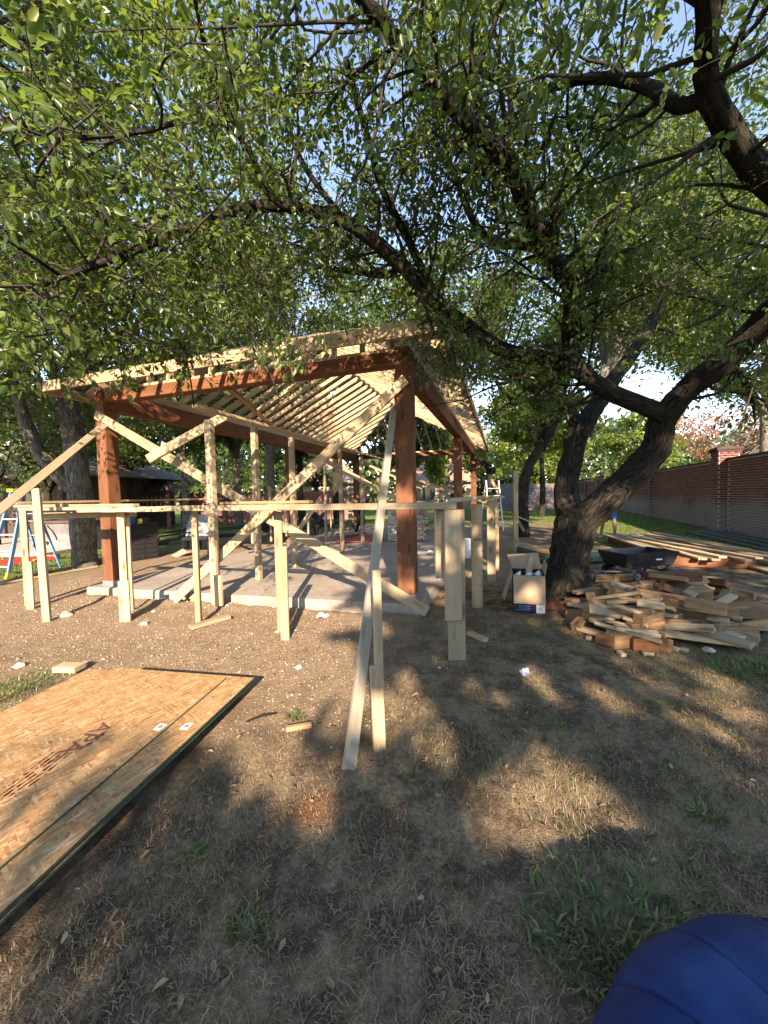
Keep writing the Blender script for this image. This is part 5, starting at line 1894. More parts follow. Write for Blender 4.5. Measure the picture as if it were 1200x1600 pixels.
# ------------------------------------------------------------------ blue inflatable at the lower right corner
m, nt, b = new_mat('blue_vinyl')
v = coords(nt)
nt.links.new(ramp(nt, noise(nt, v, 6, 4), [(0.3, (0.001, 0.019, 0.085)), (0.7, (0.002, 0.034, 0.135))]), b.inputs['Base Color'])
b.inputs['Roughness'].default_value = 0.5
b.inputs['Specular IOR Level'].default_value = 0.22
bump(nt, b, noise(nt, coords(nt, (4, 4, 22)), 9, 4), 0.18, 0.01)
M['vinyl'] = m
ic = np.array([1.03, 0.36, 0.150])
IR, ir, iw = 0.475, 0.150, 0.27
nu, nv = 520, 48
V = []
for i in range(nu):
    t = 2 * PI * i / nu
    ph_ = (t / (2 * PI) * 17) % 1.0
    dseam = min(ph_, 1 - ph_)
    r_i = ir * (1 - 0.045 * math.exp(-(dseam / 0.03) ** 2) + 0.03 * math.sin(PI * ph_))
    for j in range(nv):
        s = 2 * PI * j / nv
        V.append(ic + np.array([math.cos(t) * (IR + r_i * iw / ir * math.cos(s)), math.sin(t) * (IR + r_i * iw / ir * math.cos(s)), r_i * math.sin(s)]))
F = [(i * nv + j, ((i + 1) % nu) * nv + j, ((i + 1) % nu) * nv + (j + 1) % nv, i * nv + (j + 1) % nv) for i in range(nu) for j in range(nv)]
o = put('inflatable_ring', np_mesh('inflatable_ring', np.array(V), np.array(F), smooth=True), M['vinyl'])
tag(o, 'dark blue ribbed inflatable ring at the lower right corner', 'inflatable')


# ------------------------------------------------------------------ left side: ladder, level, bins
M['blue_rail'] = plain('blue_fibreglass', (0.10, 0.24, 0.42), 0.5, var=0.12)
M['yellow'] = plain('yellow_plastic', (0.62, 0.50, 0.04), 0.5, var=0.1)
M['alu'] = plain('aluminium', (0.60, 0.60, 0.60), 0.4, 0.6, var=0.1)
M['red_paint'] = plain('red_paint', (0.55, 0.045, 0.03), 0.5, var=0.12)
lf = gp(12, 905)
tp_ = at(-2, 768, lf[1] + 0.55)
LD_ = thing('step_ladder', lf, 'blue step ladder with yellow top cap at the left edge', 'ladder')
side = unit(np.array([-1.0, 0.15, 0]))
topz = tp_[2]
tc_ = np.array([lf[0] + 0.02, lf[1] + 0.62, 0])
fr0, fr1 = lf, lf + side * 0.55
rr0, rr1 = lf + np.array([0.05, 1.25, 0]), lf + np.array([0.05, 1.25, 0]) + side * 0.55
tR = np.array([tc_[0] - 0.10, tc_[1] - 0.05, topz])
tL = tR + side * 0.32
for (a0, a1) in ((fr0, tR), (fr1, tL)):
    board('side_rail', a0, a1, 0.035, 0.08, M['blue_rail'], LD_, up=(0, -1, 0.3))
for (a0, a1) in ((rr0, tR + [0.02, 0.12, 0]), (rr1, tL + [0, 0.12, 0])):
    board('rear_rail', a0, a1, 0.03, 0.05, M['blue_rail'], LD_, up=(0, 1, 0.3))
for i in range(5):
    t = (i + 0.75) / 5.6
    board('step', fr0 + (tR - fr0) * t, fr1 + (tL - fr1) * t, 0.08, 0.03, M['alu'], LD_)
for i in range(3):
    t = (i + 0.6) / 3.6
    board('rear_bar', rr0 + (tR + [0.02, 0.12, 0] - rr0) * t, rr1 + (tL + [0, 0.12, 0] - rr1) * t, 0.02, 0.02, M['alu'], LD_)
board('top_cap', tR + [0.09, 0.05, 0.02], tL + [-0.06, 0.05, 0.02], 0.22, 0.07, M['yellow'], LD_)
for q in (fr0, fr1):
    board('foot', q + [0, 0, 0.0], q + (tR - fr0) * 0.07, 0.045, 0.10, M['yellow'], LD_, up=(0, -1, 0.3))

r0_, r1_ = gpt(-30, 888, 0.09), gpt(86, 874, 0.09)
rb_ = thing('red_beam_level', r0_, 'long red tool case lying on the grass behind the ladder', 'tool case')
board('case', r0_, r1_, 0.12, 0.15, M['red_paint'], rb_)
board('end_cap', r1_, r1_ + (r1_ - r0_) / np.linalg.norm(r1_ - r0_) * 0.10, 0.10, 0.13, M['poly'], rb_)
board('label_strip', r0_ + (r1_ - r0_) * 0.35 + [0, -0.061, 0.02], r0_ + (r1_ - r0_) * 0.5 + [0, -0.061, 0.02], 0.004, 0.05, M['paper'], rb_)
p = gpt(57, 876, 0.05)
mb = MB()
mb.tube([p + [0, 0, 0.0], p + [0.12, -0.1, 0.02], p + [0.2, -0.3, 0.02]], [0.025, 0.03, 0.02], 8)
tag(mb.build('tool_grip', M['yellow'], smooth=True), 'yellow tool grip lying on the grass near the red case', 'tool')

# grey covered bin with curved straps
g0 = gp(70, 862)
gw = thing('covered_tub', (g0[0] + 0.6, g0[1] + 0.3, -0.1), 'grey covered tub with two curved black straps behind the left tree', 'tub')
M['grey_cover'] = plain('grey_cover', (0.17, 0.165, 0.16), 0.8, var=0.3, scale=3)
gx0, gx1, gy0 = g0[0] - 0.45, g0[0] + 1.45, g0[1] + 0.3
prof = [(0.0, 0.0), (0.02, 0.25), (-0.02, 0.5), (-0.12, 0.78), (-0.16, 0.88), (1.3, 0.88), (1.3, 0.0)]
mb = MB()
mb.prism([(gy0 + a_, b_ - 0.1) for a_, b_ in prof], gx0, gx1, axis=0)
mb.build('cover', M['grey_cover'], gw, bevel=0.02)
mb = MB()
mb.box(((gx0 + gx1) / 2, gy0 + 0.56, 0.83), (gx1 - gx0 + 0.06, 1.5, 0.08))
mb.build('lid', M['house_brown'], gw)
for fx in (0.28, 0.66):
    mb = MB()
    x = gx0 + (gx1 - gx0) * fx
    mb.tube([(x - 0.10, gy0 - 0.14, 0.72), (x, gy0 - 0.075, 0.55), (x + 0.06, gy0 - 0.02, 0.35), (x + 0.07, gy0 + 0.0, 0.24)], 0.022, 6)
    mb.build('strap', M['poly'], gw)

# dark deck box with drill and blue tub on it
d0, d1 = gp(206, 877), gp(249, 871)
dd = unit((d1 - d0) * [1, 1, 0])
DF = frame(((d0 + d1) / 2 + np.array([-dd[1], dd[0], 0]) * 0.28) * [1, 1, 0] + [0, 0, float(zg(d0[0], d0[1]))], dd, (0, 0, 1))
M['resin'] = plain('dark_resin', (0.013, 0.011, 0.010), 0.6, var=0.2, scale=10)
DB = thing('deck_box', (0, 0, 0), 'dark resin storage cabinet with panelled front behind the left post', 'cabinet', mat=DF)
Lb = float(np.linalg.norm(d1 - d0))
hb_ = 0.92
mb = MB()
mb.box((0, 0, hb_ / 2), (Lb, 0.56, hb_))
mb.build('body', M['resin'], DB, DF, bevel=0.01)
mb = MB()
mb.box((0, 0, hb_ + 0.022), (Lb + 0.05, 0.62, 0.04))
mb.build('lid', M['resin'], DB, DF, bevel=0.01)
for r_i in range(4):
    for c_i in range(2):
        mb = MB()
        mb.box(((c_i - 0.5) * Lb * 0.46, -0.288, 0.10 + r_i * 0.125), (Lb * 0.43, 0.02, 0.10))
        mb.build('panel', M['resin'], DB, DF, bevel=0.004)
mb = MB()
mb.box((0, -0.288, 0.72), (Lb * 0.88, 0.02, 0.22))
mb.build('drawer', M['resin'], DB, DF, bevel=0.004)
mb = MB()
mb.box((0, -0.31, 0.64), (Lb * 0.45, 0.025, 0.03))
mb.build('handle', M['resin'], DB, DF)
TF = DF @ Matrix.Translation((0.12, -0.05, hb_ + 0.042))
dr = thing('cordless_drill', (0, 0, 0), 'yellow and black cordless drill lying on the dark cabinet', 'drill', mat=TF)
mb = MB()
mb.tube([(-0.16, 0, 0.11), (0.06, 0, 0.11), (0.13, 0, 0.11)], [0.045, 0.05, 0.03], 10)
mb.build('motor_body', M['poly'], dr, TF)
mb = MB()
mb.box((-0.14, 0, 0.07), (0.10, 0.09, 0.14))
mb.build('battery', M['yellow'], dr, TF)
mb = MB()
mb.box((0.02, 0, 0.05), (0.22, 0.06, 0.10))
mb.build('grip', M['poly'], dr, TF, bevel=0.01)
TF = DF @ Matrix.Translation((-0.24, 0.05, hb_ + 0.042))
mb = MB()
mb.tube([(0, 0, 0), (0, 0, 0.02), (0, 0, 0.22), (0, 0, 0.25)], [0.15, 0.16, 0.19, 0.20], 18)
tag(mb.build('blue_bucket', plain('blue_plastic', (0.03, 0.10, 0.28), 0.5), None, TF, smooth=False), 'blue plastic bucket standing on the dark cabinet', 'bucket')

# draped chair and loungers
ch = gp(305, 866)
CHR = thing('draped_chair', ch, 'black patio chair draped with a pale grey cover beyond the slab', 'chair')
x, y = ch[0], ch[1] + 0.3
z0 = float(zg(x, y))
for dx in (-0.36, 0.36):
    for dy in (-0.25, 0.3):
        board('leg', (x + dx, y + dy, z0), (x + dx, y + dy, z0 + 0.45), 0.04, 0.04, M['poly'], CHR)
    board('arm', (x + dx, y - 0.3, z0 + 0.60), (x + dx, y + 0.32, z0 + 0.62), 0.05, 0.04, M['poly'], CHR)
mb = MB()
mb.box((x, y, z0 + 0.45), (0.78, 0.62, 0.08))
mb.build('seat', M['poly'], CHR, bevel=0.02)
mb = MB()
n_ = 9
vs, fs = [], []
for j in range(n_):
    for i in range(n_):
        u, w = i / (n_ - 1) - 0.5, j / (n_ - 1)
        vs.append((x + u * (0.86 + 0.1 * w) + 0.015 * math.sin(9 * w), y + 0.30 - 0.22 * w + 0.03 * math.sin(u * 16 + w * 3) * w, z0 + 1.12 - 0.62 * w))
for j in range(n_ - 1):
    for i in range(n_ - 1):
        fs.append((j * n_ + i, j * n_ + i + 1, (j + 1) * n_ + i + 1, (j + 1) * n_ + i))
k0 = len(vs)
vs += [(a_, b_ + 0.08, c_) for a_, b_, c_ in vs]
fs += [tuple(k0 + q for q in f[::-1]) for f in fs]
mb.add(vs, fs)
mb.build('cover', plain('pale_grey_cloth', (0.27, 0.28, 0.29), 0.7, var=0.12, scale=5), CHR, smooth=True)
M['lounge'] = plain('black_wicker', (0.018, 0.017, 0.016), 0.7, var=0.3, scale=30)


def lounger(px, py, label, rz, L=1.9):
    p = gp(px, py)
    T = thing('patio_lounger', p, label, 'lounger', 'dark loungers beyond the slab', mat=Matrix.Translation((p[0], p[1], float(zg(p[0], p[1])))) @ Matrix.Rotation(rz, 4, 'Z'))
    f = PM[T.name]
    for dx in (-0.8, 0.75):
        for dy in (-0.28, 0.28):
            mb = MB()
            mb.box((dx, dy, 0.15), (0.05, 0.05, 0.3))
            mb.build('leg', M['lounge'], T, f)
    mb = MB()
    mb.box((-0.2, 0, 0.335), (1.3, 0.66, 0.09))
    mb.build('seat', M['lounge'], T, f, bevel=0.02)
    mb = MB()
    mb.hexa([(0.46, -0.33, 0.34), (0.46, 0.33, 0.34), (1.0, 0.33, 0.86), (1.0, -0.33, 0.86), (0.42, -0.33, 0.40), (0.42, 0.33, 0.40), (0.95, 0.33, 0.92), (0.95, -0.33, 0.92)])
    mb.build('backrest', M['lounge'], T, f)
    mb = MB()
    mb.tube([(-0.8, -0.35, 0.36), (-0.75, -0.37, 0.56), (0.3, -0.37, 0.58), (0.7, -0.36, 0.6)], 0.02, 6)
    mb.tube([(-0.8, 0.35, 0.36), (-0.75, 0.37, 0.56), (0.3, 0.37, 0.58), (0.7, 0.36, 0.6)], 0.02, 6)
    mb.build('arm_rail', M['lounge'], T, f)


lounger(372, 850, 'black lounger with raised back right of the draped chair', 0.5)
lounger(432, 842, 'black lounger behind the crossing braces', 2.5)
lounger(470, 838, 'black lounger beside the left middle cedar post', 0.3)
lounger(522, 834, 'black lounger at the back behind the rear props', 2.9)
lounger(272, 862, 'low black footstool lounger beside the dark cabinet', 1.2)

# flat stones beside the pad
M['stone'] = plain('tan_stone', (0.36, 0.27, 0.20), 0.95, var=0.35, scale=8)
M['stone2'] = plain('limestone', (0.44, 0.40, 0.33), 0.95, var=0.35, scale=10)


def rock(name, p, r, mat, label=None, cat=None, group=None, parent=None, sq=0.7, n=16, seed=0):
    r_ = np.random.default_rng(seed)
    bm = bmesh.new()
    for _ in range(n):
        v_ = unit(r_.normal(0, 1, 3)) * r * r_.uniform(0.75, 1.1)
        bm.verts.new((v_[0] * 1.15, v_[1], v_[2] * sq))
    res_ = bmesh.ops.convex_hull(bm, input=bm.verts)
    me_ = bpy.data.meshes.new(name)
    bm.to_mesh(me_)
    bm.free()
    return tag(put(name, me_, mat, parent, Matrix.Translation((float(p[0]), float(p[1]), float(p[2])))), label, cat, group)


rock('flat_stone', gpt(285, 868, 0.08), 0.30, M['stone'], 'flat tan stone before the draped chair', 'stone', sq=0.4, seed=3)
for i, (a_, b_, r_) in enumerate(((103, 962, 0.09), (225, 975, 0.05), (432, 987, 0.03), (130, 1040, 0.05), (466, 1042, 0.035), (355, 950, 0.03), (255, 937, 0.06), (30, 1040, 0.06), (1108, 1015, 0.05), (240, 955, 0.03))):
    rock('field_stone', gpt(a_, b_, r_ * 0.3), r_, M['stone2'],
         ['pale stone on the soil right of the tall left stake', 'small pale stone right of the second front stake', 'tiny stone left of the doubled centre stake', 'pale stone beyond the far left corner of the sheets',
          'tiny pale stone on the bare soil in front', 'tiny stone at the slab edge near the third stake', 'lumpy pale stone at the slab edge near the left stake', 'pale stone on the soil at the left edge', 'rounded tan stone on the grass below the scrap pile', 'small stone near the second stake'][i], 'stone', 'stones on the soil', seed=10 + i)

# stacked stone fire place at the back of the slab
fp0, fp1 = at(604, 868, 11.2), at(666, 868, 11.2)
FPc = (fp0 + fp1) / 2
FP = thing('stone_fireplace', (FPc[0], FPc[1], 0.05), 'rough stone outdoor fireplace under construction at the back of the slab', 'fireplace')
mb = MB()
mb.box((FPc[0], FPc[1] + 0.45, 0.6), (1.05, 0.7, 1.25))
mb.build('core', M['mortar'], FP)
rf_ = np.random.default_rng(8)
zrow, k = 0.12, 0
while zrow < 1.22:
    xx = FPc[0] - 0.52
    hh = rf_.uniform(0.12, 0.2)
    while xx < FPc[0] + 0.52:
        ww = rf_.uniform(0.12, 0.28)
        rock('stone', (xx + ww / 2, FPc[1] + 0.09, zrow + hh / 2 - 0.05), ww * 0.52, (M['stone'], M['stone2'])[k % 2], parent=FP, sq=hh / ww * 0.9, seed=100 + k)
        xx += ww
        k += 1
    zrow += hh
mb = MB()
mb.box((FPc[0], FPc[1] + 0.42, 1.26), (1.2, 0.85, 0.07))
mb.build('hearth_slab', M['stone2'], FP, bevel=0.01)
# orange tool and hose at the right
p = atz(663, 832, 0.15)
og = thing('orange_saw', p, 'orange power saw lying on the slab right of the front post', 'saw')
mb = MB()
mb.box((p[0], p[1], 0.30), (0.22, 0.2, 0.26), 0.3)
mb.build('motor_body', plain('orange_plastic', (0.62, 0.10, 0.02), 0.5), og, bevel=0.03)
mb = MB()
mb.box((p[0] + 0.28, p[1], 0.22), (0.40, 0.02, 0.09), 0.3)
mb.build('blade_guard', M['steel'], og)
mb = MB()
mb.tube([(p[0] - 0.08, p[1], 0.40), (p[0], p[1], 0.52), (p[0] + 0.12, p[1], 0.40)], 0.018, 6)
mb.build('handle', M['poly'], og)
# red mat on the slab
mt = MB()
q = [atz(*xy, 0.105) for xy in ((520, 848), (600, 846), (598, 836), (548, 838))]
mt.hexa([tuple(v_) for v_ in q] + [(v_[0], v_[1], v_[2] + 0.02) for v_ in q])
tag(mt.build('red_mat', plain('faded_red_cloth', (0.42, 0.10, 0.075), 0.9, var=0.2)), 'faded red mat lying towards the back of the slab', 'mat')
# paint tins / pipe end by the right stakes
p = atz(680, 866, 0.14)
mb = MB()
mb.tube([p + [0, 0, 0.05], p + [0.35, 0.1, 0.05]], [0.05, 0.05], 12)
tag(mb.build('paper_roll', M['card']), 'tan paper roll lying on the slab behind the doubled front stake', 'roll')
rock('crumpled_paper', p + [-0.1, 0, 0.05], 0.07, M['paper'], 'crumpled white wrapper beside the tan roll on the slab', 'paper', seed=77)
p = gp(728, 872)
mb = MB()
mb.tube([(p[0], p[1], 0), (p[0], p[1], 0.02), (p[0], p[1], 0.42), (p[0], p[1], 0.45)], [0.10, 0.11, 0.12, 0.12], 16)
tag(mb.build('white_bucket', M['paper']), 'white bucket half hidden behind the right side stakes', 'bucket')
# stack of pavers / boards at back
for i in range(3):
    a0, a1 = atz(528, 836, 0.12 + 0.05 * i), atz(556, 834, 0.12 + 0.05 * i)
    board('short_board', a0 + [0, 0, 0.02], a1 + [0, 0, 0.02], 0.3, 0.042, M['weathered'], label=('bottom', 'middle', 'top')[i] + ' board of the small pile at the back of the slab', cat='board')
# boards leaning on the slender tree
board('lumber_offcut', gpt(824, 838, 0.0), at(806, 808, 12.3), 0.09, 0.04, M['weathered'], up=(0, -1, 0), label='grey board leaning against the slender tree', cat='board')
board('lumber_offcut', at(806, 806, 12.4), at(833, 817, 12.3), 0.20, 0.04, M['pine'], label='pale board resting across the leaning one by the slender tree', cat='board')
# shrub left of the big trunk


def skin_mesh(name, V, E, R, mat, parent, M4):
    me_ = bpy.data.meshes.new(name)
    me_.from_pydata([tuple(float(c_) for c_ in v_) for v_ in V], E, [])
    o = put(name, me_, mat, parent, M4)
    mod = o.modifiers.new('skin', 'SKIN')
    mod.use_smooth_shade = True
    for i, sv in enumerate(me_.skin_vertices[0].data):
        r_ = R[i]
        sv.radius = (r_, r_) if not hasattr(r_, '__len__') else r_
        sv.use_root = (i == 0)
    sub = o.modifiers.new('sub', 'SUBSURF')
    sub.levels = sub.render_levels = 2
    return o


M['skin'] = plain('skin', (0.30, 0.17, 0.115), 0.55, var=0.08)
M['hair'] = plain('dark_hair', (0.02, 0.014, 0.010), 0.7, var=0.3)
M['black_cloth'] = plain('black_cloth', (0.014, 0.014, 0.017), 0.9, var=0.3)
M['blue_cloth'] = plain('blue_cloth', (0.035, 0.12, 0.36), 0.85, var=0.2)
M['grey_cloth'] = plain('dark_grey_cloth', (0.05, 0.05, 0.055), 0.9, var=0.2)
M['purple_cloth'] = plain('purple_cloth', (0.10, 0.035, 0.14), 0.9, var=0.2)
M['shoe'] = plain('white_shoe', (0.62, 0.60, 0.57), 0.6, var=0.1)


def person(label, loc, rz, J, top, bottom, shorts, shoe):
    f = Matrix.Translation(Vector([float(c_) for c_ in loc])) @ Matrix.Rotation(rz, 4, 'Z')
    T = thing('person', loc, label, 'person', mat=f)
    names = ['pelvis', 'belly', 'chest', 'neck', 'head', 'crown', 'hipL', 'kneeL', 'ankL', 'toeL', 'hipR', 'kneeR', 'ankR', 'toeR', 'shL', 'elL', 'wrL', 'haL', 'shR', 'elR', 'wrR', 'haR']
    ix = {n_: i for i, n_ in enumerate(names)}
    E = [(a_, b_) for a_, b_ in (('pelvis', 'belly'), ('belly', 'chest'), ('chest', 'neck'), ('neck', 'head'), ('head', 'crown'), ('pelvis', 'hipL'), ('hipL', 'kneeL'), ('kneeL', 'ankL'), ('ankL', 'toeL'),
                                 ('pelvis', 'hipR'), ('hipR', 'kneeR'), ('kneeR', 'ankR'), ('ankR', 'toeR'), ('chest', 'shL'), ('shL', 'elL'), ('elL', 'wrL'), ('wrL', 'haL'), ('chest', 'shR'), ('shR', 'elR'), ('elR', 'wrR'), ('wrR', 'haR'))]
    R = dict(pelvis=(0.15, 0.115), belly=(0.135, 0.105), chest=(0.155, 0.115), neck=0.058, head=(0.082, 0.098), crown=(0.06, 0.07), hipL=0.088, hipR=0.088, kneeL=0.056, kneeR=0.056, ankL=0.038, ankR=0.038,
             toeL=0.034, toeR=0.034, shL=0.058, shR=0.058, elL=0.042, elR=0.042, wrL=0.028, wrR=0.028, haL=0.032, haR=0.032)
    skin_mesh('body', [J[n_] for n_ in names], [(ix[a_], ix[b_]) for a_, b_ in E], [R[n_] for n_ in names], M['skin'], T, f)

    def sub(name, chain, links, rad, mat):
        V = [np.array(v_, float) for v_ in chain]
        return skin_mesh(name, V, links, rad, mat, T, f)
    v = {k_: np.array(w_, float) for k_, w_ in J.items()}
    lerp = lambda a_, b_, t: v[a_] + (v[b_] - v[a_]) * t
    sub('shirt', [v['chest'], v['belly'], lerp('pelvis', 'belly', 0.1), lerp('chest', 'neck', 0.6), v['shL'], lerp('shL', 'elL', 0.8), v['shR'], lerp('shR', 'elR', 0.8)],
        [(0, 1), (1, 2), (0, 3), (0, 4), (4, 5), (0, 6), (6, 7)], [(0.172, 0.132), (0.155, 0.125), (0.165, 0.13), 0.075, 0.075, 0.056, 0.075, 0.056], top)
    e = 0.85 if shorts else 0.0
    if shorts:
        sub('shorts', [v['pelvis'], v['hipL'], lerp('hipL', 'kneeL', 0.8), v['hipR'], lerp('hipR', 'kneeR', 0.8)], [(0, 1), (1, 2), (0, 3), (3, 4)], [(0.168, 0.132), 0.108, 0.095, 0.108, 0.095], bottom)
    else:
        sub('trousers', [v['pelvis'], v['hipL'], v['kneeL'], lerp('kneeL', 'ankL', 0.95), v['hipR'], v['kneeR'], lerp('kneeR', 'ankR', 0.95)], [(0, 1), (1, 2), (2, 3), (0, 4), (4, 5), (5, 6)],
            [(0.168, 0.132), 0.108, 0.078, 0.066, 0.108, 0.078, 0.066], bottom)
    hd = v['head'] + (v['crown'] - v['head']) * 0.5
    sub('hair', [hd + (v['crown'] - v['head']) * 0.35, hd + (v['crown'] - v['head']) * 0.1 - np.array([0, 0.05, 0])], [(0, 1)], [0.082, 0.07], M['hair'])
    for s in 'LR':
        sub('shoe', [v['ank' + s] - [0, 0.035, 0.035], v['toe' + s]], [(0, 1)], [0.052, 0.044], shoe)
        for kf in range(4):
            hv = unit(v['ha' + s] - v['wr' + s])
            sd_ = unit(np.cross(hv, [0, 1, 0.3]))
            base = v['ha' + s] + sd_ * (kf - 1.5) * 0.018
            sub('finger', [base, base + hv * 0.045, base + hv * 0.08 + [0, 0.015, 0]], [(0, 1), (1, 2)], [0.009, 0.008, 0.007], M['skin'])
        base = v['wr' + s] + unit(v['ha' + s] - v['wr' + s]) * 0.02
        sub('thumb', [base, base + [0.0, 0.04, -0.02], base + [0.0, 0.055, -0.05]], [(0, 1), (1, 2)], [0.011, 0.010, 0.008], M['skin'])
    return T


JA = dict(pelvis=(0, 0, 0.95), belly=(0, 0.05, 1.10), chest=(0, 0.16, 1.30), neck=(0, 0.24, 1.42), head=(0, 0.31, 1.53), crown=(0, 0.34, 1.62),
          hipL=(-0.10, 0, 0.90), kneeL=(-0.15, 0.10, 0.50), ankL=(-0.17, -0.02, 0.09), toeL=(-0.19, 0.15, 0.045), hipR=(0.10, 0, 0.90), kneeR=(0.16, 0.06, 0.50), ankR=(0.21, -0.06, 0.09), toeR=(0.25, 0.11, 0.045),
          shL=(-0.19, 0.18, 1.33), elL=(-0.25, 0.30, 1.10), wrL=(-0.20, 0.48, 0.98), haL=(-0.18, 0.54, 0.94), shR=(0.19, 0.18, 1.33), elR=(0.25, 0.30, 1.10), wrR=(0.20, 0.48, 0.98), haR=(0.18, 0.54, 0.94))
pp_ = gp(951, 841)
person('person in blue shorts and white shoes standing behind the big trunk', (pp_[0], pp_[1], float(zg(pp_[0], pp_[1]))), 2.6, JA, M['grey_cloth'], M['blue_cloth'], True, M['shoe'])
JB = dict(pelvis=(0, 0, 0.95), belly=(0, 0.10, 1.09), chest=(0, 0.28, 1.25), neck=(0, 0.38, 1.33), head=(0, 0.48, 1.38), crown=(0, 0.56, 1.42),
          hipL=(-0.10, 0, 0.90), kneeL=(-0.13, 0.10, 0.50), ankL=(-0.14, 0.0, 0.09), toeL=(-0.15, 0.17, 0.045), hipR=(0.10, 0, 0.90), kneeR=(0.14, 0.18, 0.56), ankR=(0.15, 0.05, 0.16), toeR=(0.16, 0.22, 0.115),
          shL=(-0.19, 0.30, 1.27), elL=(-0.24, 0.45, 1.06), wrL=(-0.16, 0.62, 1.02), haL=(-0.13, 0.69, 1.02), shR=(0.19, 0.30, 1.27), elR=(0.24, 0.48, 1.10), wrR=(0.16, 0.66, 1.12), haR=(0.13, 0.73, 1.14))
pl_ = at(768, 772, 15.4)
lz = 1.50
wk = np.array([pl_[0], pl_[1], lz])
person('person in black clothes bending forward on a ladder at the rear right roof corner', wk, 1.15, JB, M['black_cloth'], M['black_cloth'], False, M['rubber'])
lg = thing('work_ladder', (wk[0], wk[1], 0), 'step ladder under the person in black behind the right stakes', 'ladder')
for dx in (-0.25, 0.25):
    board('side_rail', (wk[0] + dx * 1.2, wk[1] - 0.55, 0), (wk[0] + dx, wk[1] - 0.12, 2.0), 0.03, 0.07, M['alu'], lg, up=(0, -1, 0.2))
    board('rear_rail', (wk[0] + dx * 1.2, wk[1] + 0.65, 0), (wk[0] + dx, wk[1] + 0.0 - 0.02, 2.0), 0.03, 0.05, M['alu'], lg, up=(0, 1, 0.2))
for i in range(6):
    t = (i + 0.8) / 6.9
    yy = wk[1] - 0.55 + 0.43 * t * 1.0
    board('step', (wk[0] - 0.29 + 0.05 * t, yy + 0.02, 2.0 * t), (wk[0] + 0.29 - 0.05 * t, yy + 0.02, 2.0 * t), 0.20 if i == 4 else 0.08, 0.03, M['alu'], lg)
JC = dict(JA)
pc_ = atz(560, 836, 0.07)
person('person in dark trousers standing at the back of the slab behind the props', (pc_[0] + 0.05, pc_[1], 0.075), -2.0, JC, M['purple_cloth'], M['black_cloth'], False, M['rubber'])

# ------------------------------------------------------------------ grass, weeds, litter
rg = np.random.default_rng(55)


def blade_mesh(name, P, H, lean_xy, wid, rnd, curl=0.5):
    """each blade: 5 points, a quad and a tip"""
    n = len(P)
    side = unit(np.stack([-lean_xy[:, 1], lean_xy[:, 0], np.zeros(n)], 1))
    ln = np.concatenate([lean_xy, np.zeros((n, 1))], 1)
    up = np.array([0, 0, 1.0])
    H = H[:, None]
    m1 = P + up * H * 0.55 + ln * H * 0.30
    tip = P + up * H * (1.0 - curl * np.linalg.norm(ln, axis=1, keepdims=True) * 0.6) + ln * H * 1.0
    w = wid[:, None]
    V = np.stack([P - side * w, P + side * w, m1 + side * w * 0.8, m1 - side * w * 0.8, tip], 1).reshape(-1, 3)
    b = (np.arange(n) * 5)[:, None]
    me = bpy.data.meshes.new(name)
    F4 = b + np.array([[0, 1, 2, 3]])
    F3 = b + np.array([[3, 2, 4]])
    me.vertices.add(n * 5)
    me.vertices.foreach_set('co', V.astype(np.float32).ravel())
    me.loops.add(n * 7)
    li = np.concatenate([F4, F3], 1).astype(np.int32)
    me.loops.foreach_set('vertex_index', li.ravel())
    me.polygons.add(n * 2)
    st = np.stack([np.arange(n) * 7, np.arange(n) * 7 + 4], 1).astype(np.int32)
    me.polygons.foreach_set('loop_start', st.ravel())
    at_ = me.attributes.new('rnd', 'FLOAT', 'POINT')
    at_.data.foreach_set('value', np.repeat(rnd, 5).astype(np.float32))
    me.update()
    me.validate()
    return me


def free_of(P):
    a = -0.9527 * (P[:, 0] - PO[0]) + 0.3039 * (P[:, 1] - PO[1])
    b = 0.3039 * (P[:, 0] - PO[0]) + 0.9527 * (P[:, 1] - PO[1])
    on_slab = (a > -0.08) & (a < 5.8) & (b > -0.06)
    rel = P - cB
    l_ = rel @ ld
    s_ = rel @ sd
    on_osb = (l_ < 0.06) & (s_ > -0.02) & (s_ < 1.32)
    return ~(on_slab | on_osb)


def fbm(X, Y, s, o):
    return np.sin(X * s + o) * np.cos(Y * s * 1.13 - o * 2) + 0.6 * np.sin(X * s * 2.3 + Y * s * 1.7 + o * 3) + 0.4 * np.cos(X * s * 4.1 - Y * s * 3.7 + o)


def scatter(n, x0, x1, y0, y1, pw=1.0):
    X = rg.uniform(x0, x1, n)
    Y = y0 + (y1 - y0) * rg.uniform(0, 1, n) ** pw
    P = np.stack([X, Y, np.zeros(n)], 1)
    P = P[free_of(P)]
    P[:, 2] = ground_z(P[:, 0], P[:, 1])
    return P


M['straw'] = leaf_mat('dry_grass', [(0.0, (0.11, 0.076, 0.040)), (0.35, (0.31, 0.22, 0.12)), (0.7, (0.48, 0.36, 0.21)), (0.93, (0.58, 0.46, 0.29)), (1.0, (0.14, 0.17, 0.05))], trans=0.25, rough=0.8, tcol=(0.3, 0.24, 0.12))
M['green_grass'] = leaf_mat('green_grass', [(0.0, (0.045, 0.075, 0.020)), (0.5, (0.085, 0.135, 0.035)), (0.85, (0.15, 0.20, 0.06)), (1.0, (0.34, 0.30, 0.15))], trans=0.3, rough=0.6)
P = scatter(330000, -3.6, 3.9, 0.35, 5.4, 1.55)
soil = soil_mask(P[:, 0], P[:, 1])
dens = np.clip(0.62 + 0.35 * fbm(P[:, 0], P[:, 1], 2.3, 0.7), 0.12, 1) * (1 - 0.82 * soil)
P = P[rg.uniform(0, 1, len(P)) < dens]
n = len(P)
th = rg.uniform(0, 2 * PI, n)
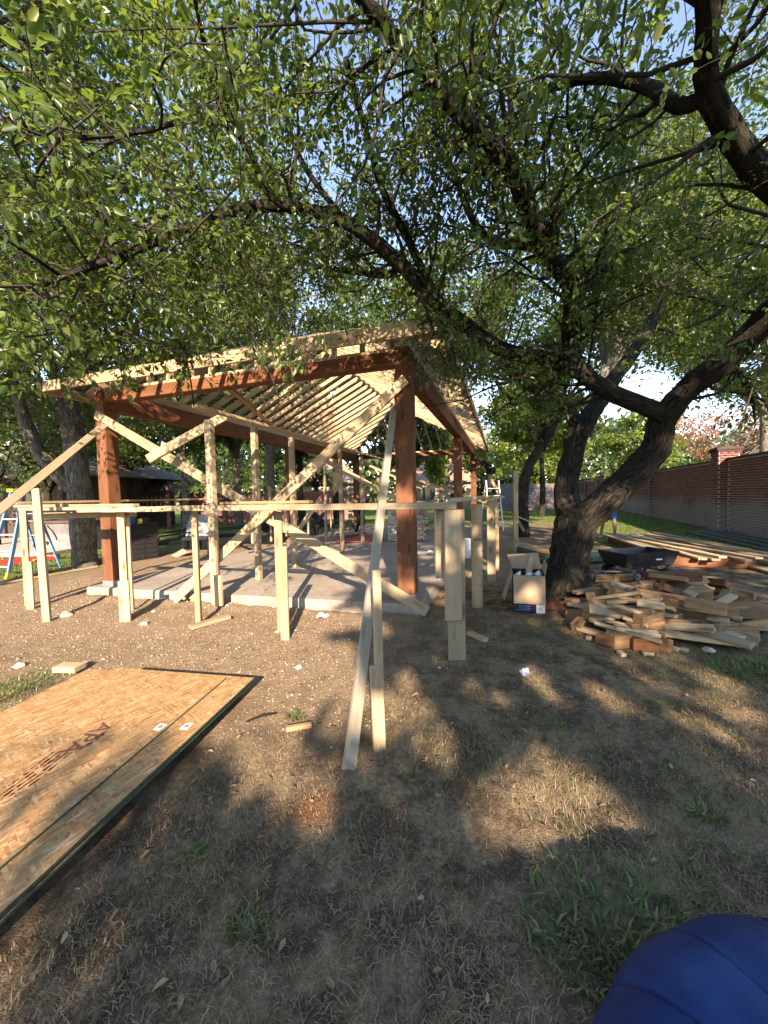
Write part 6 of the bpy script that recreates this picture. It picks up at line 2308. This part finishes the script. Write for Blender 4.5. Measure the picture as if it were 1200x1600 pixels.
lean = np.stack([np.cos(th), np.sin(th)], 1) * rg.uniform(0.6, 3.2, (n, 1))
H = rg.uniform(0.006, 0.021, n) * (1 + 0.5 * (fbm(P[:, 0], P[:, 1], 3.1, 2.0) > 0.4))
o = put('dry_grass', blade_mesh('dry_grass', P, H, lean, rg.uniform(0.0006, 0.0014, n), np.clip(rg.beta(1.8, 2.2, n) + 0.04 * (rg.uniform(0, 1, n) > 0.9), 0, 1), curl=0.4), M['straw'])
tag(o, 'dry brown trodden grass covering the ground in front', 'grass', kind='stuff')
# green shoots in patches
P = scatter(110000, -3.6, 4.2, 0.35, 6.0, 1.3)
msk = (fbm(P[:, 0], P[:, 1], 1.9, 4.2) > 0.72) & (soil_mask(P[:, 0], P[:, 1]) < 0.6)
msk |= (rg.uniform(0, 1, len(P)) < 0.02)
msk |= (P[:, 0] > 0.9 + 0.3 * np.sin(P[:, 1] * 3)) & (P[:, 1] > 1.3) & (fbm(P[:, 0], P[:, 1], 2.7, 1.2) > -0.1)
near_pile = (np.hypot(P[:, 0] - 3.2, P[:, 1] - 3.3) < 0.9) & (rg.uniform(0, 1, len(P)) < 0.55)
P = P[msk & (rg.uniform(0, 1, len(P)) < 0.5) | near_pile]
n = len(P)
th = rg.uniform(0, 2 * PI, n)
lean = np.stack([np.cos(th), np.sin(th)], 1) * rg.uniform(0.2, 1.4, (n, 1))
o = put('green_grass', blade_mesh('green_grass', P, rg.uniform(0.015, 0.045, n), lean, rg.uniform(0.001, 0.0022, n), rg.uniform(0, 1, n)), M['green_grass'])
tag(o, 'thin green grass shoots in patches on the dry ground', 'grass', kind='stuff')
# lawn along the wall and far left
Xl = np.concatenate([rg.uniform(4.5, 19, 60000), rg.uniform(-14, -6.5, 16000)])
Yl = np.concatenate([rg.uniform(7.5, 34, 60000), rg.uniform(7, 14, 16000)])
P = np.stack([Xl, Yl, np.zeros(len(Xl))], 1)
s = (P[:, 0] - 11.9) * 0.934 - (P[:, 1] - 13.2) * 0.358
P = P[(lawn_mask(P[:, 0], P[:, 1]) > 0.3 + 0.4 * rg.uniform(0, 1, len(P))) & (s < -0.1)]
P[:, 2] = ground_z(P[:, 0], P[:, 1])
n = len(P)
th = rg.uniform(0, 2 * PI, n)
lean = np.stack([np.cos(th), np.sin(th)], 1) * rg.uniform(0.2, 1.0, (n, 1))
o = put('lawn_grass', blade_mesh('lawn_grass', P, rg.uniform(0.03, 0.08, n), lean, rg.uniform(0.004, 0.009, n), rg.uniform(0, 1, n)), M['green_grass'])
tag(o, 'mown green lawn along the brick wall and at the left', 'lawn', kind='stuff')


# leafy weeds by the inflatable and single tufts
def weed(name, label, px, py, r, n, h, wmul=1.0, seed=0, mat='green_grass'):
    r_ = np.random.default_rng(seed)
    p = gpt(px, py)
    ang = r_.uniform(0, 2 * PI, n)
    rad = r * r_.uniform(0, 1, n) ** 0.6
    P = np.stack([p[0] + rad * np.cos(ang), p[1] + rad * np.sin(ang) * 0.8, np.zeros(n)], 1)
    P[:, 2] = ground_z(P[:, 0], P[:, 1]) - 0.003
    th = ang + r_.normal(0, 0.9, n)
    lean = np.stack([np.cos(th), np.sin(th)], 1) * r_.uniform(0.3, 1.6, (n, 1))
    o = put(name, blade_mesh(name, P, h * r_.uniform(0.5, 1.2, n), lean, wmul * r_.uniform(0.0018, 0.0042, n), r_.uniform(0, 0.97, n)), M[mat])
    return tag(o, label, 'weed')


weed('broad_leaf_weed', 'broad leaved green weeds growing beside the blue inflatable', 960, 1452, 0.30, 330, 0.055, 1.7, 1)
weed('broad_leaf_weed', 'green weed patch in front of the blue inflatable, left part', 900, 1480, 0.18, 110, 0.045, 1.5, 2)
weed('broad_leaf_weed', 'green weeds above the top edge of the blue inflatable', 1050, 1400, 0.2, 120, 0.045, 1.5, 3)
weed('grass_tuft', 'green grass tuft in the shade right of the sunlit patch', 1105, 1275, 0.07, 70, 0.06, 1.2, 4)
weed('grass_tuft', 'small green tuft beside the brown stick', 463, 1117, 0.06, 60, 0.05, 1.3, 5)
weed('grass_tuft', 'small green tuft above the sunlit patch at right', 868, 1133, 0.06, 60, 0.05, 1.2, 6)
weed('grass_tuft', 'green tuft on the shaded ground at lower left centre', 385, 1452, 0.07, 80, 0.04, 1.2, 7)
weed('grass_tuft', 'green tuft left of the leaning board in the shade', 305, 1330, 0.06, 60, 0.035, 1.2, 8)
weed('grass_tuft', 'sparse grey green weeds on the soil left of the sheets', 60, 1062, 0.28, 260, 0.05, 1.3, 9)
weed('grass_tuft', 'green tuft on the soil near the left edge', 22, 1085, 0.2, 160, 0.045, 1.3, 10)
weed('grass_tuft', 'low green weeds on the grass right of the scrap pile', 1165, 1045, 0.3, 420, 0.06, 1.3, 11)
weed('grass_tuft', 'small green tuft beside the foot of the doubled stake', 640, 1215, 0.05, 40, 0.04, 1.2, 12)
# fallen leaves
P = scatter(1100, -2.2, 3.6, 0.5, 4.4, 1.5)
n = len(P)
P[:, 2] += 0.012
th = rg.uniform(0, 2 * PI, n)
D = np.stack([np.cos(th), np.sin(th), rg.normal(0, 0.25, n)], 1)
M['litter'] = leaf_mat('fallen_leaf', [(0.0, (0.10, 0.065, 0.035)), (0.5, (0.24, 0.17, 0.09)), (0.85, (0.33, 0.23, 0.12)), (1.0, (0.42, 0.34, 0.21))], trans=0.15, rough=0.7, tcol=(0.4, 0.25, 0.08))
o = put('fallen_leaves', leaf_mesh('fallen_leaves', P, D, unit(np.stack([rg.normal(0, 0.3, n), rg.normal(0, 0.3, n), np.ones(n)], 1)), rg.uniform(0.018, 0.05, n), 0.22, rg.uniform(0, 1, n)), M['litter'])
tag(o, 'scattered fallen leaves on the shaded ground', 'leaves', kind='stuff')
# gravel and wood chips on the bare soil
n = 26000
X = rg.uniform(-6.5, 2.0, n)
Y = rg.uniform(2.4, 8.0, n)
P = np.stack([X, Y, np.zeros(n)], 1)
P = P[free_of(P)]
P = P[soil_mask(P[:, 0], P[:, 1]) > rg.uniform(0.05, 1, len(P))]
P[:, 2] = ground_z(P[:, 0], P[:, 1])
n = len(P)
sz = rg.uniform(0.003, 0.008, n) * (1 + 1.3 * (rg.uniform(0, 1, n) > 0.96))
base8 = np.array([(-1, -1, -.4), (1, -1, -.4), (1, 1, -.4), (-1, 1, -.4), (-.6, -.6, .6), (.6, -.6, .6), (.6, .6, .6), (-.6, .6, .6)], float)
jit = base8[None] * (1 + rg.normal(0, 0.25, (n, 8, 3))) * sz[:, None, None]
ca, sa = np.cos(th_ := rg.uniform(0, 6.28, n)), np.sin(th_)
jx = jit[:, :, 0] * ca[:, None] - jit[:, :, 1] * sa[:, None]
jy = jit[:, :, 0] * sa[:, None] + jit[:, :, 1] * ca[:, None]
V = np.stack([jx, jy, jit[:, :, 2]], -1) + P[:, None, :]
F = (np.arange(n) * 8)[:, None, None] + cf[None]
M['pebble'] = leaf_mat('pebble', [(0.0, (0.22, 0.15, 0.095)), (0.7, (0.33, 0.24, 0.16)), (1.0, (0.46, 0.38, 0.28))], trans=0.0, rough=0.9)
o = put('gravel', np_mesh('gravel', V.reshape(-1, 3), F.reshape(-1, 4), rnd=np.repeat(rg.uniform(0, 1, n) ** 1.4, 8)), M['pebble'])
tag(o, 'loose gravel and wood chips on the bare soil before the slab', 'gravel', kind='stuff')
